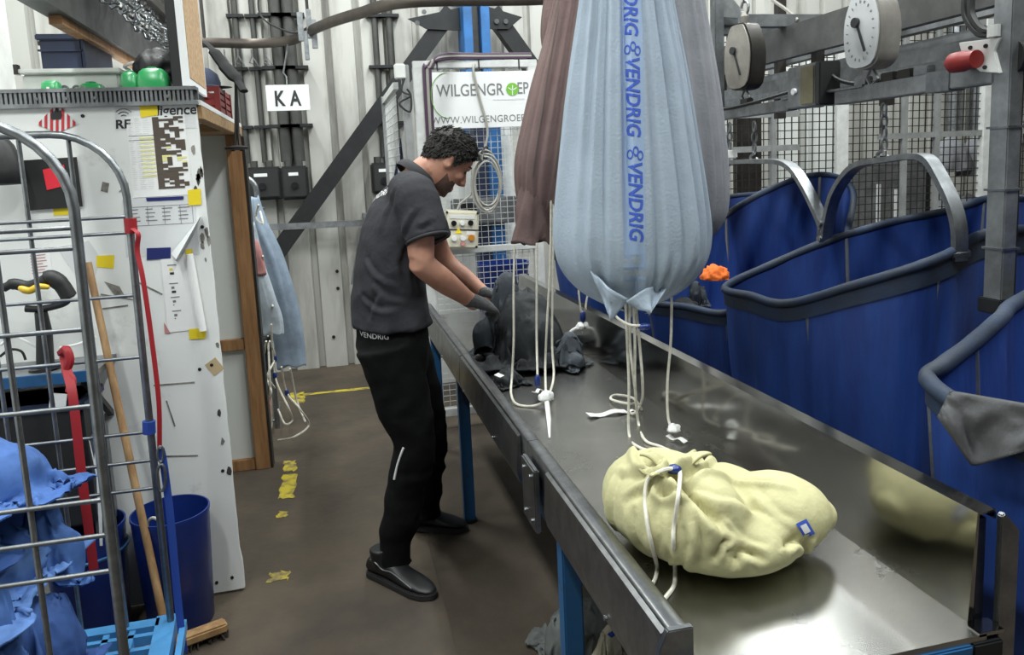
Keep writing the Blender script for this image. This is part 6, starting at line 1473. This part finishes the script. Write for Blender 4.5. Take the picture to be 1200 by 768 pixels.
# --- trousers
tr = mb()
tr.rings([oval(pp(x, y), hd, hw, n=30) for x, y, hd, hw in ((459, 366, .128, .172), (459, 385, .134, .178), (460, 405, .136, .182), (464, 425, .120, .175), (468, 440, .09, .15))])
limb(tr, [pp(456, 405, 2.90), pp(468, 455, 2.885), knR, pp(474, 580, 2.885), anR+UP*.0, anR-UP*.075], [.128, .110, .083, .078, .070, .072], 20); limb(tr, [pp(468, 405, 3.06), pp(484, 450, 3.09), knL, pp(500, 550, 3.2), anL, anL-UP*.075], [.125, .108, .083, .078, .070, .072], 20)
tw_ = remeshed(tr, .009, 5)
wrinkle(tw_, lambda p: .010*(ridge((p.x*2, p.y*2, p.z*6), 1.6)-.5)*(1.2 if p.z < .45 or abs(p.z-.58) < .1 else .5)+.004*nz(p, 18))
trs = tw_.build('trousers', 'trousers', person, smooth='all'); bT = bvh_of(trs)
nT = (RT*.92-FW*.30).normalized(); uT = UP.cross(nT).normalized(); vT = nT.cross(uT)
tm = text_mesh('VENDRIG', .028, 1.0); drape(tm, bT, pp(438, 394, 2.85), uT+vT*-.0, vT, nT, .002, .4, .006).build('pocket_lettering', 'white_print', trs, fix=False)
st = LL(bT, (473, 525), (469, 535), (465, 548), (462, 562))
if len(st) > 2: mb().tube([p-ray(468, 540).normalized()*.002 for p in spline(st, 4)], .0045, 6).build('reflective_piping', 'white_print', trs, smooth=True)
# --- shoes
def shoe(heel, toe, ank, nm='work_shoe'):
    heel, toe = V(heel), V(toe); d = (toe-heel).normalized(); s_ = V((d.y, -d.x, 0)); L = (toe-heel).length
    m = mb(); R_ = []
    for u, w, h in ((-.02, .020, .055), (.03, .038, .085), (.15, .042, .105), (.28, .041, .115), (.42, .042, .095), (.58, .048, .072), (.75, .051, .058), (.90, .044, .046), (1.0, .026, .036), (1.03, .010, .026)):
        c = heel+d*(u*L); R_.append([c+s_*(w*math.copysign(abs(math.cos(q))**.7, math.cos(q)))+UP*(.022+(h-.022)*(.5+.5*math.sin(q))) for q in [2*PI*j/20 for j in range(20)]])
    m.rings(R_); m.tube([heel+d*(.24*L)+UP*.07, heel+d*(.22*L)+UP*.135], [.05, .054], 16)
    o = remeshed(m, .006, 4).build(nm, 'shoe', person, smooth='all')
    so = mb(); so.rings([[heel+d*(L*u)+s_*(w*sg)+UP*z for u, w, sg in [(x_, y_, 1) for x_, y_ in ((-.03, .018), (.03, .04), (.3, .043), (.55, .048), (.78, .053), (.93, .044), (1.04, .014))]+[(x_, y_, -1) for x_, y_ in ((1.04, .014), (.93, .044), (.78, .053), (.55, .048), (.3, .043), (.03, .04), (-.03, .018))]] for z in (.0, .026)])
    so.build('sole', 'shoe_sole', o, bev=.004)
    return o, d, s_
hR, tR = onZ(436, 672, 0), onZ(507, 702, 0)
o, d, s_ = shoe(hR, tR, anR-UP*.04); bvs = bvh_of(o)
st = LL(bvs, (434, 656), (440, 660), (448, 668), (458, 671), (470, 680), (482, 690))
if len(st) > 2: mb().tube([p-ray(450, 670).normalized()*.002 for p in spline(st, 4)], .0025, 6).build('side_stripe', 'galv_dull', o, smooth=True)
hL, tL = onZ(474, 600, .0), onZ(529, 607, .0); hL = V((.235, 3.32, .009)); tL = V((.475, 3.20, .009)); shoe(hL, tL, anL-UP*.02)
# --- gloved hands with curled fingers
def hand(w, fwd, up, side, nm, thumb=1):
    """w wrist, fwd along the palm, up back of the hand, side towards the thumb"""
    fwd, up = fwd.normalized(), up.normalized(); side = fwd.cross(up).normalized()*thumb
    up = side.cross(fwd).normalized()*thumb
    m = mb(); m.rings([oval(w+fwd*f_-up*dz, b_, a_, up, side, 20) for f_, a_, b_, dz in ((-.045, .034, .030, 0), (-.02, .033, .028, 0), (0, .034, .026, 0), (.03, .042, .022, 0), (.06, .046, .020, .002), (.088, .044, .018, .006))])
    for k, (off, l, r) in enumerate(((.033, .082, .0108), (.012, .092, .0112), (-.010, .086, .0106), (-.031, .068, .0096))):
        b = w+fwd*.080+side*off; k1 = b+fwd*(l*.42)-up*(l*.18)+side*off*.10; k2 = k1+fwd*(l*.14)-up*(l*.32); k3 = k2-fwd*(l*.10)-up*(l*.24)
        m.tube(spline([b-fwd*.02, b, k1, k2, k3], 4), [r*1.05]*8+[r]*5+[r*.92]*3+[r*.7], 10)
    t0 = w+fwd*.025+side*.030; m.tube(spline([t0, t0+fwd*.022+side*.030-up*.012, t0+fwd*.052+side*.036-up*.028, t0+fwd*.072+side*.026-up*.042], 4), [.016]*5+[.014]*4+[.012]*3+[.009], 10)
    return remeshed(m, .0042, 3).build(nm, 'glove', person, smooth='all')
fR = (pp(590, 362, 2.98)-wR); hand(wR+fR.normalized()*.03, fR, UP*.85-fR.normalized()*.3+RT*.35, None, 'glove', -1)
fL = (pp(596, 350, 3.18)-wL); hand(wL+fL.normalized()*.03, fL, UP*.9-RT*.3, None, 'glove', 1)
